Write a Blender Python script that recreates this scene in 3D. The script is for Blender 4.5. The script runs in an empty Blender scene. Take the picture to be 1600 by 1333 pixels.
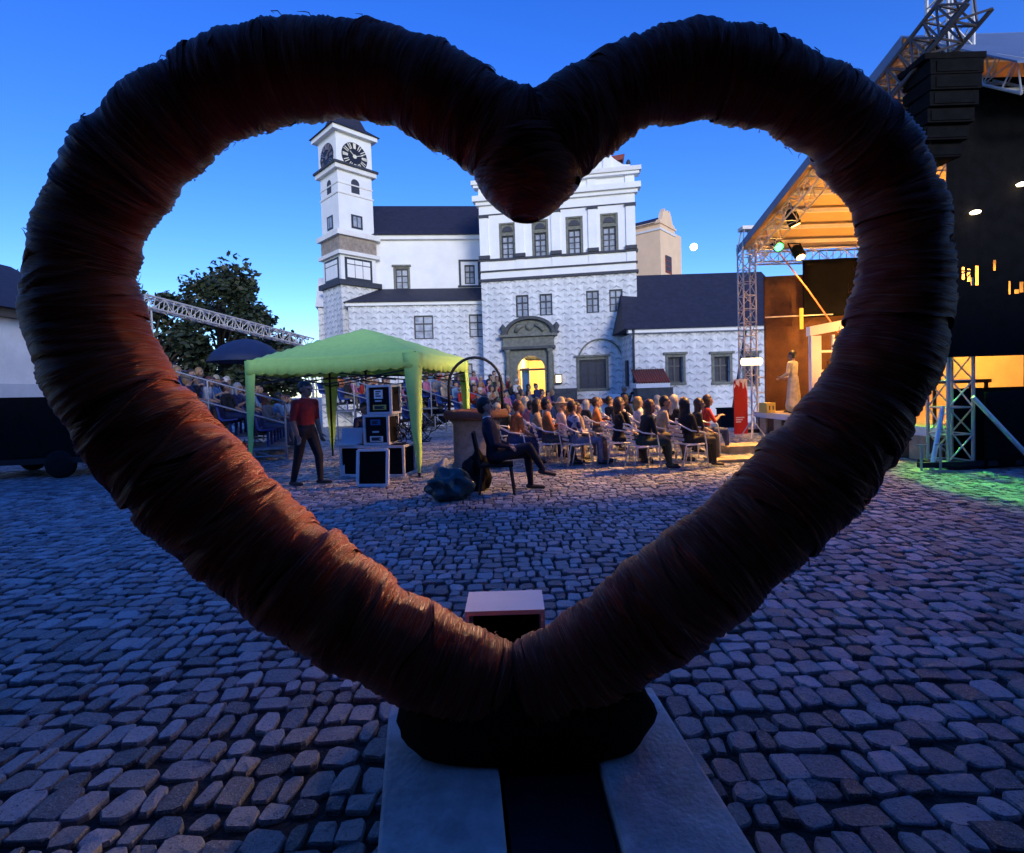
import bpy, bmesh, math, random
import numpy as np
from mathutils import Vector, Matrix
random.seed(7); rng = np.random.default_rng(7)
scene = bpy.context.scene
COL = scene.collection
PI = math.pi
# ------------------------------------------------------------------ camera
F_PX, CX, CY, SHIFT = 800.0, 800.0, 666.5, 30.5      # focal length etc. measured in photograph pixels (1600 wide)
CAM_H, PITCH, ROLL = 1.5, math.radians(2.0), 0.031
cam_fwd = Vector((0, math.cos(PITCH), -math.sin(PITCH)))
_r0, _u0 = Vector((1, 0, 0)), Vector((0, math.sin(PITCH), math.cos(PITCH)))
cam_right = math.cos(ROLL) * _r0 - math.sin(ROLL) * _u0
cam_up = math.sin(ROLL) * _r0 + math.cos(ROLL) * _u0
cam_pos = Vector((0, 0, CAM_H))
cd = bpy.data.cameras.new('camera'); cam = bpy.data.objects.new('camera', cd); COL.objects.link(cam)
cd.sensor_width = 36; cd.lens = 18; cd.shift_y = -SHIFT / 1600; cd.clip_start = 0.05; cd.clip_end = 3000
rot = Matrix((cam_right, cam_up, -cam_fwd)).transposed()
cam.matrix_world = Matrix.Translation(cam_pos) @ rot.to_4x4()
scene.camera = cam
# ------------------------------------------------------------------ dusk sky, low soft sun behind the camera, exposure
SUN_EL, SUN_AZ = math.radians(14), math.radians(163)      # azimuth from +Y, clockwise
world = bpy.data.worlds.new('World'); scene.world = world; world.use_nodes = True
wn = world.node_tree; wn.nodes.clear()
sky = wn.nodes.new('ShaderNodeTexSky'); sky.sky_type = 'NISHITA'; sky.sun_disc = False
sky.sun_elevation = SUN_EL; sky.sun_rotation = SUN_AZ
sky.air_density = 1.0; sky.dust_density = 0.1; sky.ozone_density = 4.6
hs = wn.nodes.new('ShaderNodeHueSaturation'); hs.inputs['Saturation'].default_value = 1.2; hs.inputs['Hue'].default_value = 0.525
bg = wn.nodes.new('ShaderNodeBackground'); bg.inputs['Strength'].default_value = 0.15
wo = wn.nodes.new('ShaderNodeOutputWorld')
wn.links.new(sky.outputs[0], hs.inputs['Color']); wn.links.new(hs.outputs[0], bg.inputs[0]); wn.links.new(bg.outputs[0], wo.inputs[0])
sl = bpy.data.lights.new('sun', 'SUN'); sun = bpy.data.objects.new('sun', sl); COL.objects.link(sun)
sl.energy = 0.95; sl.angle = math.radians(14); sl.color = (1.0, 0.94, 0.87)
_sd = Vector((math.sin(SUN_AZ) * math.cos(SUN_EL), math.cos(SUN_AZ) * math.cos(SUN_EL), math.sin(SUN_EL)))
sun.rotation_euler = _sd.to_track_quat('Z', 'Y').to_euler()
scene.view_settings.view_transform = 'Standard'; scene.view_settings.look = 'None'
scene.view_settings.exposure = 1.1; scene.view_settings.gamma = 1.0
try: scene.view_settings.use_curve_mapping = False
except Exception: pass
scene.cycles.max_bounces = 6

# ------------------------------------------------------------------ helpers
def ray(px, py):
    dx = (px - CX) / F_PX; dy = -(py + SHIFT - CY) / F_PX
    return cam_fwd + dx * cam_right + dy * cam_up
def at(px, py, Y):
    d = ray(px, py); return cam_pos + d * (Y / d.y)
def onz(px, py, z=0.0):
    d = ray(px, py); return cam_pos + d * ((z - CAM_H) / d.z)
def proj(p):
    d = Vector(p) - cam_pos; w = d.dot(cam_fwd)
    return CX + F_PX * d.dot(cam_right) / w, CY - F_PX * d.dot(cam_up) / w - SHIFT
def gz(y):
    t = min(1, max(0, (y - 15) / 15)); return -1.0 * t * t * (3 - 2 * t)

def nd(nt, typ, **kw):
    n = nt.nodes.new(typ)
    for k, v in kw.items():
        if k in n.inputs: n.inputs[k].default_value = v
        else: setattr(n, k, v)
    return n
def mth(nt, op, a, b=None, clamp=False):
    n = nt.nodes.new('ShaderNodeMath'); n.operation = op; n.use_clamp = clamp
    for i, v in enumerate((a, b)):
        if v is None: continue
        if isinstance(v, (int, float)): n.inputs[i].default_value = v
        else: nt.links.new(v, n.inputs[i])
    return n.outputs[0]
def mixc(nt, fac, a, b, mode='MIX'):
    n = nt.nodes.new('ShaderNodeMix'); n.data_type = 'RGBA'; n.blend_type = mode
    for s, v in ((0, fac), (6, a), (7, b)):
        if isinstance(v, (int, float)): n.inputs[s].default_value = v
        elif isinstance(v, tuple): n.inputs[s].default_value = (*v[:3], 1)
        else: nt.links.new(v, n.inputs[s])
    return n.outputs[2]
def new_mat(name):
    m = bpy.data.materials.new(name); m.use_nodes = True
    nt = m.node_tree; b = nt.nodes['Principled BSDF']
    return m, nt, b
def M(name, col, rough=0.7, var=0.18, scale=6.0, bump=0.0, metal=0.0, emit=None, estr=0.0, spec=0.5, sheen=0.0):
    m, nt, b = new_mat(name)
    tc = nd(nt, 'ShaderNodeTexCoord')
    nz = nd(nt, 'ShaderNodeTexNoise', Scale=scale, Detail=6.0, Roughness=0.65)
    nt.links.new(tc.outputs['Object'], nz.inputs['Vector'])
    lo = tuple(c * (1 - var) for c in col); hi = tuple(min(1, c * (1 + var)) for c in col)
    rp = nd(nt, 'ShaderNodeMapRange'); rp.inputs[1].default_value = 0.3; rp.inputs[2].default_value = 0.7
    nt.links.new(nz.outputs['Fac'], rp.inputs[0])
    nt.links.new(mixc(nt, rp.outputs[0], lo, hi), b.inputs['Base Color'])
    b.inputs['Roughness'].default_value = rough; b.inputs['Metallic'].default_value = metal
    b.inputs['Specular IOR Level'].default_value = spec
    if emit: b.inputs['Emission Color'].default_value = (*emit, 1); b.inputs['Emission Strength'].default_value = estr
    if bump:
        bp = nd(nt, 'ShaderNodeBump', Strength=bump, Distance=0.02)
        n2 = nd(nt, 'ShaderNodeTexNoise', Scale=scale * 7, Detail=4.0)
        nt.links.new(tc.outputs['Object'], n2.inputs['Vector'])
        nt.links.new(n2.outputs['Fac'], bp.inputs['Height']); nt.links.new(bp.outputs[0], b.inputs['Normal'])
    return m

class MB:
    def __init__(s): s.v = []; s.f = []; s.m = []
    def add(s, vs, fs, mi=0):
        o = len(s.v); s.v += [tuple(v) for v in vs]; s.f += [tuple(i + o for i in f) for f in fs]; s.m += [mi] * len(fs); return s
    def box(s, x0, x1, y0, y1, z0, z1, mi=0):
        return s.add([(x, y, z) for z in (z0, z1) for y in (y0, y1) for x in (x0, x1)],
                     [(0, 2, 3, 1), (4, 5, 7, 6), (0, 1, 5, 4), (2, 6, 7, 3), (0, 4, 6, 2), (1, 3, 7, 5)], mi)
    def bar(s, a, b, w, h=None, mi=0):
        a, b = Vector(a), Vector(b); h = h or w; d = (b - a).normalized()
        r = d.cross(Vector((0, 0, 1)));  r = Vector((1, 0, 0)) if r.length < 1e-4 else r.normalized()
        u = r.cross(d)
        vs = [p + r * (sx * w / 2) + u * (sy * h / 2) for p in (a, b) for sx, sy in ((-1, -1), (1, -1), (1, 1), (-1, 1))]
        return s.add(vs, [(3, 2, 1, 0), (4, 5, 6, 7), (0, 1, 5, 4), (1, 2, 6, 5), (2, 3, 7, 6), (3, 0, 4, 7)], mi)
    def tube(s, pts, r, n=8, cap=True, mi=0):
        pts = [Vector(p) for p in pts]; k = len(pts); vs = []; fs = []
        rs = r if isinstance(r, (list, tuple)) else [r] * k
        prev = None
        for i, p in enumerate(pts):
            d = (pts[min(i + 1, k - 1)] - pts[max(i - 1, 0)]).normalized()
            if prev is None:
                u = d.cross(Vector((0, 0, 1))); u = Vector((1, 0, 0)) if u.length < 1e-3 else u.normalized()
            else:
                u = (prev - d * prev.dot(d)).normalized()
            prev = u; w = d.cross(u)
            vs += [p + (u * math.cos(2 * PI * j / n) + w * math.sin(2 * PI * j / n)) * rs[i] for j in range(n)]
        for i in range(k - 1):
            for j in range(n):
                fs.append((i * n + j, i * n + (j + 1) % n, (i + 1) * n + (j + 1) % n, (i + 1) * n + j))
        if cap: fs += [tuple(reversed(range(n))), tuple(range((k - 1) * n, k * n))]
        return s.add(vs, fs, mi)
    def lathe(s, prof, n=20, c=(0, 0, 0), mi=0):
        vs = []; fs = []
        for (r, z) in prof: vs += [(c[0] + r * math.cos(2 * PI * j / n), c[1] + r * math.sin(2 * PI * j / n), c[2] + z) for j in range(n)]
        for i in range(len(prof) - 1):
            for j in range(n): fs.append((i * n + j, i * n + (j + 1) % n, (i + 1) * n + (j + 1) % n, (i + 1) * n + j))
        fs += [tuple(reversed(range(n))), tuple(range((len(prof) - 1) * n, len(prof) * n))]
        return s.add(vs, fs, mi)
    def prism(s, poly, axis, a, b, mi=0):
        """poly: 2-D outline; axis 'x' -> poly is (y,z), 'y' -> (x,z), 'z' -> (x,y)"""
        def p3(p, t): return (t, p[0], p[1]) if axis == 'x' else (p[0], t, p[1]) if axis == 'y' else (p[0], p[1], t)
        n = len(poly); vs = [p3(p, a) for p in poly] + [p3(p, b) for p in poly]
        fs = [tuple(range(n)), tuple(range(2 * n - 1, n - 1, -1))] + [((i + 1) % n, i, n + i, n + (i + 1) % n) for i in range(n)]
        return s.add(vs, fs, mi)
    def build(s, name, mats, parent=None, smooth=False, bevel=0):
        me = bpy.data.meshes.new(name); me.from_pydata(s.v, [], s.f)
        for m in (mats if isinstance(mats, (list, tuple)) else [mats]): me.materials.append(m)
        me.polygons.foreach_set('material_index', s.m)
        bm = bmesh.new(); bm.from_mesh(me); bmesh.ops.recalc_face_normals(bm, faces=bm.faces)
        if bevel: bmesh.ops.bevel(bm, geom=list(bm.edges), offset=bevel, segments=2, affect='EDGES', profile=0.6)
        bm.to_mesh(me); bm.free()
        if smooth: me.polygons.foreach_set('use_smooth', [True] * len(me.polygons))
        return link(name, me, parent)
def link(name, me, parent=None):
    o = bpy.data.objects.new(name, me); COL.objects.link(o)
    if parent: o.parent = parent
    return o
def tag(o, label=None, cat=None, group=None, kind=None):
    if label: o['label'] = label
    if cat: o['category'] = cat
    if group: o['group'] = group
    if kind: o['kind'] = kind
    return o
def thing(name, label, cat, loc=(0, 0, 0), rz=0.0, group=None):
    o = bpy.data.objects.new(name, None); COL.objects.link(o); o.empty_display_size = 0.2
    o.location = loc; o.rotation_euler = (0, 0, rz)
    return tag(o, label, cat, group)
def copy_tree(o, parent=None):
    c = o.copy(); COL.objects.link(c); c.parent = parent
    for ch in list(o.children): copy_tree(ch, c)
    return c
def truss(mb, a, b, w, n, up=(0, 0, 1), r=0.022, d=0.011):
    """square lattice truss between a and b"""
    a, b = Vector(a), Vector(b); ax = (b - a).normalized(); u = Vector(up); u = (u - ax * u.dot(ax)).normalized(); v = ax.cross(u)
    cs = [(u * sx + v * sy) * (w / 2) for sx, sy in ((-1, -1), (1, -1), (1, 1), (-1, 1))]
    for c in cs: mb.tube([a + c, b + c], r, 6)
    for i in range(n):
        p, q = a.lerp(b, i / n), a.lerp(b, (i + 1) / n)
        for k in range(4):
            c0, c1 = cs[k], cs[(k + 1) % 4]
            mb.tube([p + (c0 if i % 2 == 0 else c1), q + (c1 if i % 2 == 0 else c0)], d, 5)
            mb.tube([p + c0, p + c1], d, 5)
    return mb

# ------------------------------------------------------------------ materials
def sgraffito(name, W=0.88, H=0.40):
    m, nt, b = new_mat(name)
    tc = nd(nt, 'ShaderNodeTexCoord'); sp = nd(nt, 'ShaderNodeSeparateXYZ'); nt.links.new(tc.outputs['Object'], sp.inputs[0])
    xs = mth(nt, 'ADD', sp.outputs[0], sp.outputs[1])
    zz = mth(nt, 'DIVIDE', sp.outputs[2], H); row = mth(nt, 'FLOOR', zz); v = mth(nt, 'FRACT', zz)
    odd = mth(nt, 'MULTIPLY', mth(nt, 'MODULO', mth(nt, 'ADD', row, 40), 2), 0.5)
    u = mth(nt, 'FRACT', mth(nt, 'ADD', mth(nt, 'DIVIDE', xs, W), odd))
    a = mth(nt, 'MULTIPLY', mth(nt, 'ABSOLUTE', mth(nt, 'SUBTRACT', u, 0.5)), 2)
    t = mth(nt, 'SUBTRACT', mth(nt, 'SUBTRACT', 0.62, mth(nt, 'MULTIPLY', mth(nt, 'POWER', a, 0.75), 0.5)), v)      # >0 inside the lower facet
    edge = mth(nt, 'MULTIPLY', t, 16, True)
    fade = mth(nt, 'MULTIPLY', mth(nt, 'SUBTRACT', 1, mth(nt, 'MULTIPLY', t, 2.6), True), mth(nt, 'SUBTRACT', 1.25, mth(nt, 'MULTIPLY', a, 1.5), True))
    dark = mth(nt, 'MULTIPLY', edge, fade)
    left = mth(nt, 'MULTIPLY', mth(nt, 'LESS_THAN', u, 0.5), mth(nt, 'MULTIPLY', mth(nt, 'SUBTRACT', mth(nt, 'MULTIPLY', a, 0.62), mth(nt, 'ABSOLUTE', mth(nt, 'SUBTRACT', v, 0.45))), 1.2, True))
    joint = mth(nt, 'MAXIMUM', mth(nt, 'LESS_THAN', v, 0.045), mth(nt, 'GREATER_THAN', a, 0.975))
    nz = nd(nt, 'ShaderNodeTexNoise', Scale=1.3, Detail=7.0, Roughness=0.7); nt.links.new(tc.outputs['Object'], nz.inputs['Vector'])
    wear = mth(nt, 'ADD', 0.6, mth(nt, 'MULTIPLY', nz.outputs['Fac'], 0.8))
    f = mth(nt, 'MULTIPLY', mth(nt, 'MAXIMUM', mth(nt, 'MAXIMUM', dark, mth(nt, 'MULTIPLY', left, 0.5)), mth(nt, 'MULTIPLY', joint, 0.2)), wear, True)
    mpz = nd(nt, 'ShaderNodeMapping'); mpz.inputs['Scale'].default_value = (1.6, 1.6, 0.22); nt.links.new(tc.outputs['Object'], mpz.inputs['Vector'])
    st_ = nd(nt, 'ShaderNodeTexNoise', Scale=1.0, Detail=6.0, Roughness=0.7); nt.links.new(mpz.outputs[0], st_.inputs['Vector'])
    base = mixc(nt, mth(nt, 'MULTIPLY', mth(nt, 'SUBTRACT', st_.outputs['Fac'], 0.4), 3.0, True), (0.58, 0.59, 0.61), (0.86, 0.86, 0.85))
    nt.links.new(mixc(nt, f, base, (0.07, 0.085, 0.11)), b.inputs['Base Color'])
    b.inputs['Roughness'].default_value = 0.9
    return m
MT = dict(
    sgraf=sgraffito('sgraffito plaster'),
    plaster=M('white plaster', (0.78, 0.79, 0.80), 0.9, 0.07, 0.8, 0.15),
    warmlit=M('cream plaster', (0.86, 0.60, 0.38), 0.9, 0.07, 0.8, 0.1),  # plaster tinted by the warm light falling on the far house
    greyplaster=M('grey plaster', (0.74, 0.73, 0.71), 0.9, 0.1, 1.2, 0.3),
    roof=M('dark slate', (0.02, 0.021, 0.04), 0.75, 0.4, 3.0, 0.5),
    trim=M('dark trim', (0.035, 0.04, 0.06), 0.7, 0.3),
    stone=M('grey green stone', (0.16, 0.165, 0.14), 0.9, 0.35, 5.0, 0.6),
    stone_d=M('dark stone', (0.07, 0.075, 0.08), 0.9, 0.35, 4.0, 0.6),
    frieze=M('brown relief', (0.30, 0.25, 0.21), 0.9, 0.35, 4.0, 0.8),
    frame=M('dark window frame', (0.025, 0.03, 0.045), 0.5, 0.2),
    white=M('white paint', (0.8, 0.8, 0.8), 0.5, 0.05),
    tile=M('red roof tile', (0.20, 0.045, 0.035), 0.8, 0.35, 8.0, 0.3),
    gold=M('passage plaster', (0.80, 0.60, 0.30), 0.9, 0.1, 2.0),
    concrete=M('pale concrete', (0.60, 0.57, 0.56), 0.9, 0.35, 7.0, 0.3),
    steel_d=M('black steel', (0.012, 0.013, 0.02), 0.45, 0.3, 9.0, 0.1, spec=0.25),
    alu=M('aluminium tube', (0.75, 0.75, 0.77), 0.4, 0.1, 20, 0, 0.35),
    galv=M('galvanised scaffold', (0.35, 0.37, 0.42), 0.5, 0.2, 9, 0, 0.6),
    black=M('black cloth', (0.006, 0.006, 0.007), 0.95, 0.4, 6, 0.3, spec=0.1),
    drape=M('brown stage drape', (0.10, 0.042, 0.018), 0.9, 0.3, 3, 0.4),
    pvc=M('warm lit roof lining', (0.58, 0.42, 0.22), 0.6, 0.05, 2),  # lining colour includes the warm stage light
    pvcblue=M('blue grey roof cover', (0.10, 0.15, 0.26), 0.6, 0.12, 2),
    tent=M('lime green tent cloth', (0.54, 0.92, 0.22), 0.75, 0.06, 9, 0.15),
    wood=M('worn pale boards', (0.45, 0.34, 0.2), 0.8, 0.25, 6, 0.3),
    plastic_b=M('blue plastic', (0.015, 0.05, 0.26), 0.4, 0.15, 4),
    plastic_k=M('black plastic', (0.010, 0.010, 0.012), 0.75, 0.3, 9, spec=0.12),
    bag=M('teal rubbish bag', (0.012, 0.045, 0.05), 0.25, 0.5, 5, 0.4),
    navy=M('navy parasol cloth', (0.012, 0.03, 0.09), 0.7, 0.2, 4),
    red=M('red cloth', (0.5, 0.02, 0.015), 0.7, 0.15),
    bark=M('bark', (0.035, 0.028, 0.02), 0.95, 0.4, 12, 0.6),
    iron=M('black iron', (0.01, 0.01, 0.012), 0.5, 0.3),
    brownrim=M('brown stone rim', (0.12, 0.06, 0.045), 0.85, 0.3, 5, 0.4),
    sandstone=M('well stone', (0.26, 0.235, 0.2), 0.9, 0.3, 9, 0.6),
    yellow=M('yellow board', (0.7, 0.55, 0.12), 0.7, 0.1),
    bluebox=M('blue bin plastic', (0.02, 0.12, 0.36), 0.5, 0.1),
)
def glass_mat():
    m, nt, b = new_mat('window glass')
    tc = nd(nt, 'ShaderNodeTexCoord'); nz = nd(nt, 'ShaderNodeTexNoise', Scale=2.5, Detail=2.0); nt.links.new(tc.outputs['Object'], nz.inputs['Vector'])
    nt.links.new(mixc(nt, nz.outputs['Fac'], (0.05, 0.06, 0.09), (0.55, 0.6, 0.7)), b.inputs['Base Color'])  # pale sky reflection is put into the pane colour
    b.inputs['Roughness'].default_value = 0.3; b.inputs['Specular IOR Level'].default_value = 0.35
    bp = nd(nt, 'ShaderNodeBump', Strength=0.05); nt.links.new(nz.outputs['Fac'], bp.inputs['Height']); nt.links.new(bp.outputs[0], b.inputs['Normal'])
    return m
MT['glass'] = glass_mat()
def leaf_mat():
    m, nt, b = new_mat('foliage')
    g = nd(nt, 'ShaderNodeNewGeometry')
    nt.links.new(mixc(nt, g.outputs['Random Per Island'], (0.008, 0.016, 0.008), (0.028, 0.045, 0.016)), b.inputs['Base Color'])
    b.inputs['Roughness'].default_value = 0.6
    return m
MT['leaf'] = leaf_mat()
def emis(name, col, s):
    m, nt, b = new_mat(name); b.inputs['Base Color'].default_value = (*col, 1)
    b.inputs['Emission Color'].default_value = (*col, 1); b.inputs['Emission Strength'].default_value = s
    return m
# ------------------------------------------------------------------ ground and cobbles
def ground_mat():
    m, nt, b = new_mat('joint dirt and far paving')
    tc = nd(nt, 'ShaderNodeTexCoord'); sp = nd(nt, 'ShaderNodeSeparateXYZ'); nt.links.new(tc.outputs['Object'], sp.inputs[0])
    vo = nd(nt, 'ShaderNodeTexVoronoi', Scale=6.5); vo.feature = 'DISTANCE_TO_EDGE'; nt.links.new(tc.outputs['Object'], vo.inputs['Vector'])
    v2 = nd(nt, 'ShaderNodeTexVoronoi', Scale=6.5); nt.links.new(tc.outputs['Object'], v2.inputs['Vector'])
    nz = nd(nt, 'ShaderNodeTexNoise', Scale=40.0, Detail=5.0); nt.links.new(tc.outputs['Object'], nz.inputs['Vector'])
    dirt = mixc(nt, nz.outputs['Fac'], (0.008, 0.008, 0.010), (0.035, 0.033, 0.03))
    sv = nd(nt, 'ShaderNodeSeparateColor'); nt.links.new(v2.outputs['Color'], sv.inputs[0])
    st = mixc(nt, sv.outputs[0], (0.2, 0.2, 0.21), (0.42, 0.42, 0.43))
    stone = mixc(nt, mth(nt, 'MULTIPLY', vo.outputs['Distance'], 14, True), dirt, st)
    far = mth(nt, 'GREATER_THAN', sp.outputs[1], 17.0)
    nt.links.new(mixc(nt, far, dirt, stone), b.inputs['Base Color'])
    b.inputs['Roughness'].default_value = 0.9
    bp = nd(nt, 'ShaderNodeBump', Strength=0.6, Distance=0.03); nt.links.new(nz.outputs['Fac'], bp.inputs['Height']); nt.links.new(bp.outputs[0], b.inputs['Normal'])
    return m
def cobble_mat():
    m, nt, b = new_mat('granite sett')
    g = nd(nt, 'ShaderNodeNewGeometry'); tc = nd(nt, 'ShaderNodeTexCoord')
    n1 = nd(nt, 'ShaderNodeTexNoise', Scale=14.0, Detail=8.0, Roughness=0.7); nt.links.new(g.outputs['Position'], n1.inputs['Vector'])
    n2 = nd(nt, 'ShaderNodeTexNoise', Scale=120.0, Detail=4.0, Roughness=0.8); nt.links.new(g.outputs['Position'], n2.inputs['Vector'])
    n3 = nd(nt, 'ShaderNodeTexNoise', Scale=0.7, Detail=3.0); nt.links.new(g.outputs['Position'], n3.inputs['Vector'])
    at_ = nd(nt, 'ShaderNodeAttribute'); at_.attribute_name = 'tone'
    base = mixc(nt, at_.outputs['Fac'], (0.12, 0.135, 0.155), (0.62, 0.67, 0.74))
    c = mixc(nt, mth(nt, 'MULTIPLY', n1.outputs['Fac'], 0.38), base, (0.09, 0.09, 0.10))
    c = mixc(nt, mth(nt, 'MULTIPLY', mth(nt, 'SUBTRACT', n2.outputs['Fac'], 0.5), 4.5, True), c, (0.60, 0.64, 0.70))
    n4 = nd(nt, 'ShaderNodeTexNoise', Scale=75.0, Detail=3.0, Roughness=0.8); nt.links.new(g.outputs['Position'], n4.inputs['Vector'])
    c = mixc(nt, mth(nt, 'MULTIPLY', mth(nt, 'SUBTRACT', n4.outputs['Fac'], 0.54), 6.0, True), c, (0.05, 0.055, 0.065))
    c = mixc(nt, mth(nt, 'MULTIPLY', n3.outputs['Fac'], 0.3), c, (0.11, 0.11, 0.12))
    nt.links.new(c, b.inputs['Base Color'])
    rr = nd(nt, 'ShaderNodeMapRange'); rr.inputs[3].default_value = 0.28; rr.inputs[4].default_value = 0.62
    nt.links.new(n1.outputs['Fac'], rr.inputs[0]); nt.links.new(rr.outputs[0], b.inputs['Roughness'])
    hsum = mth(nt, 'ADD', n1.outputs['Fac'], mth(nt, 'MULTIPLY', n2.outputs['Fac'], 0.5))
    bp = nd(nt, 'ShaderNodeBump', Strength=0.9, Distance=0.018); nt.links.new(hsum, bp.inputs['Height']); nt.links.new(bp.outputs[0], b.inputs['Normal'])
    return m
MT['ground'] = ground_mat(); MT['cobble'] = cobble_mat()
gm = MB(); ys = [-60, -10, 0, 5, 10, 14] + [15 + i for i in range(1, 16)] + [34, 40, 60, 120, 600]
for i in range(len(ys) - 1):
    y0, y1 = ys[i], ys[i + 1]
    gm.add([(-400, y0, gz(y0) - 0.014), (400, y0, gz(y0) - 0.014), (400, y1, gz(y1) - 0.014), (-400, y1, gz(y1) - 0.014)], [(0, 1, 2, 3)])
ground = gm.build('ground', MT['ground']); tag(ground, 'cobbled castle courtyard ground', 'ground', kind='structure')
SLABS = [(-0.60, -0.10), (0.265, 0.63)]
def sett_geom(x0, x1, y0, y1, seed):
    r = random.Random(seed); g = r.uniform(0.004, 0.010)
    j = lambda: r.uniform(-0.012, 0.012)
    c = [(x0 + g + j(), y0 + g + j()), (x1 - g + j(), y0 + g + j()), (x1 - g + j(), y1 - g + j()), (x0 + g + j(), y1 - g + j())]
    cut = r.uniform(0.10, 0.24); ring = []
    for i in range(4):
        p, q, n = c[i], c[i - 1], c[(i + 1) % 4]
        for o in (q, n): ring.append((p[0] + (o[0] - p[0]) * cut + r.uniform(-0.005, 0.005), p[1] + (o[1] - p[1]) * cut + r.uniform(-0.005, 0.005)))
    cx = sum(p[0] for p in ring) / 8; cy = sum(p[1] for p in ring) / 8
    h = r.uniform(-0.006, 0.008); tx, ty = r.uniform(-0.06, 0.06), r.uniform(-0.06, 0.06)
    vs = []
    for k, z in ((1.0, -0.035), (0.98, -0.002), (0.90, 0.006)):
        vs += [(cx + (p[0] - cx) * k, cy + (p[1] - cy) * k, gz(cy) + z + h + (r.uniform(-0.004, 0.003) if k < 0.95 else 0) + (p[0] - cx) * tx + (p[1] - cy) * ty) for p in ring]
    vs.append((cx, cy, gz(cy) + h + r.uniform(0.004, 0.009)))
    if cy > 8.5: vs = vs[:0] + [(q_[0], q_[1], gz(cy) + z_ + h) for z_ in (-0.03, 0.003) for q_ in c]; return vs, [(0, 1, 5, 4), (1, 2, 6, 5), (2, 3, 7, 6), (3, 0, 4, 7), (4, 5, 6, 7)], (cx, cy)
    fs = [(l * 8 + i, l * 8 + (i + 1) % 8, l * 8 + 8 + (i + 1) % 8, l * 8 + 8 + i) for l in (0, 1) for i in range(8)]
    fs += [(16 + i, 16 + (i + 1) % 8, 24) for i in range(8)]
    return vs, fs, (cx, cy)
setts = []
y = 0.35
while y < 17.0:
    d = random.uniform(0.095, 0.155); half = y * 1.05 + 1.3
    x = -half - random.random() * 0.2; ph = random.uniform(0, 6)
    while x < half:
        w = random.uniform(0.07, 0.14) if random.random() > 0.12 else random.uniform(0.14, 0.20)
        off = 0.05 * math.sin(x * 0.9 + y * 0.35) + 0.035 * math.sin(x * 2.3 + y * 1.3) + random.uniform(-0.018, 0.018)
        yy = y + off
        cxm = x + w / 2
        if not (yy < 2.27 and -0.57 + 0.19 * (2.3 - yy) < cxm < 0.58 + 0.09 * (2.3 - yy)):
            setts.append(sett_geom(x, x + w, yy, yy + d, random.random()) + (w * d,))
        x += w
    y += d
def in_view(c):
    px, py = proj((c[0], c[1], 0)); return -5 < px < 1605 and py < 1345
def hid(c):
    px, py = proj((c[0], c[1], 0))
    return 590 < px < 1010 and py > 1080
vis = sorted([s for s in setts if in_view(s[2]) and not hid(s[2]) and s[2][1] < 6], key=lambda s: -s[3] / s[2][1] ** 3)
chosen = set(id(s) for s in vis[:296])
def set_tone(me, tones, per):
    a = me.attributes.new('tone', 'FLOAT', 'FACE'); a.data.foreach_set('value', np.repeat(np.array(tones, dtype=np.float32), per))
mv, mf, tn, tcount = [], [], [], []
def rt(): return min(1, max(0, random.gauss(0.45, 0.36)))
for s in setts:
    if id(s) in chosen:
        me = bpy.data.meshes.new('cobblestone'); me.from_pydata([(v[0] - s[2][0], v[1] - s[2][1], v[2]) for v in s[0]], [], s[1])
        me.materials.append(MT['cobble']); set_tone(me, [rt()], 24)
        o = link('cobblestone', me, ground); o.location = (s[2][0], s[2][1], 0)
    else:
        k = len(mv); mv += s[0]; mf += [tuple(i + k for i in f) for f in s[1]]; tn += [rt()] * 1; tcount.append(len(s[1]))
me = bpy.data.meshes.new('cobble_paving'); me.from_pydata(mv, [], mf); me.materials.append(MT['cobble']); set_tone(me, tn, tcount)
tag(link('cobble_paving', me, ground), kind='stuff')

# unseen range added around the viewpoint to keep the sky off the near side of the heart
t = thing('shading_range', 'unseen added range with a wide passage, shading the heart', 'building', (0, 0.3, 0))
for x0, x1, nm in ((-30, -5, 'wall'), (5, 30, 'wall')): MB().box(x0, x1, -9, 0, -0.1, 4.2).build(nm, MT['stone_d'], t)
MB().box(-30, 30, -9, 0, 4.2, 4.7).build('upper_wall', MT['stone_d'], t)
MB().box(-5, 5, -9, -8.7, -0.1, 4.2).build('passage_end', MT['stone_d'], t)
MB().prism([(-9.4, 4.69), (0.4, 4.69), (-4.5, 5.6)], 'x', -30.4, 30.4).build('roof', MT['roof'], t)
for i in range(9):
    MB().box(-26 + i * 6.4, -24.8 + i * 6.4, 0.003, 0.06, 1.6, 3.2).build('window', MT['glass'], t) if abs(-25.4 + i * 6.4) > 6 else None

# ------------------------------------------------------------------ castle
class Facade:
    def __init__(s, name, label, cat, px, Y, ang):
        p = at(px, 600, Y); s.o = Vector((p.x, Y)); s.a = ang
        s.u = Vector((math.cos(ang), math.sin(ang))); s.n = Vector((math.sin(ang), -math.cos(ang)))
        s.root = thing(name, label, cat, (p.x, Y, 0), ang)
    def uz(s, px, py, dep=0.0):
        d = ray(px, py); c = Vector((cam_pos.x, cam_pos.y)); d2 = Vector((d.x, d.y))
        t = ((s.o - s.n * dep) - c).dot(s.n) / d2.dot(s.n)
        q = c + d2 * t - s.o
        return q.dot(s.u), CAM_H + d.z * t
    def rect(s, x0, y0, x1, y1, dep=0.0):
        a = s.uz((x0), (y0 + y1) / 2, dep)[0]; b = s.uz(x1, (y0 + y1) / 2, dep)[0]
        z1 = s.uz((x0 + x1) / 2, y0, dep)[1]; z0 = s.uz((x0 + x1) / 2, y1, dep)[1]
        return a, b, z0, z1
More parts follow.
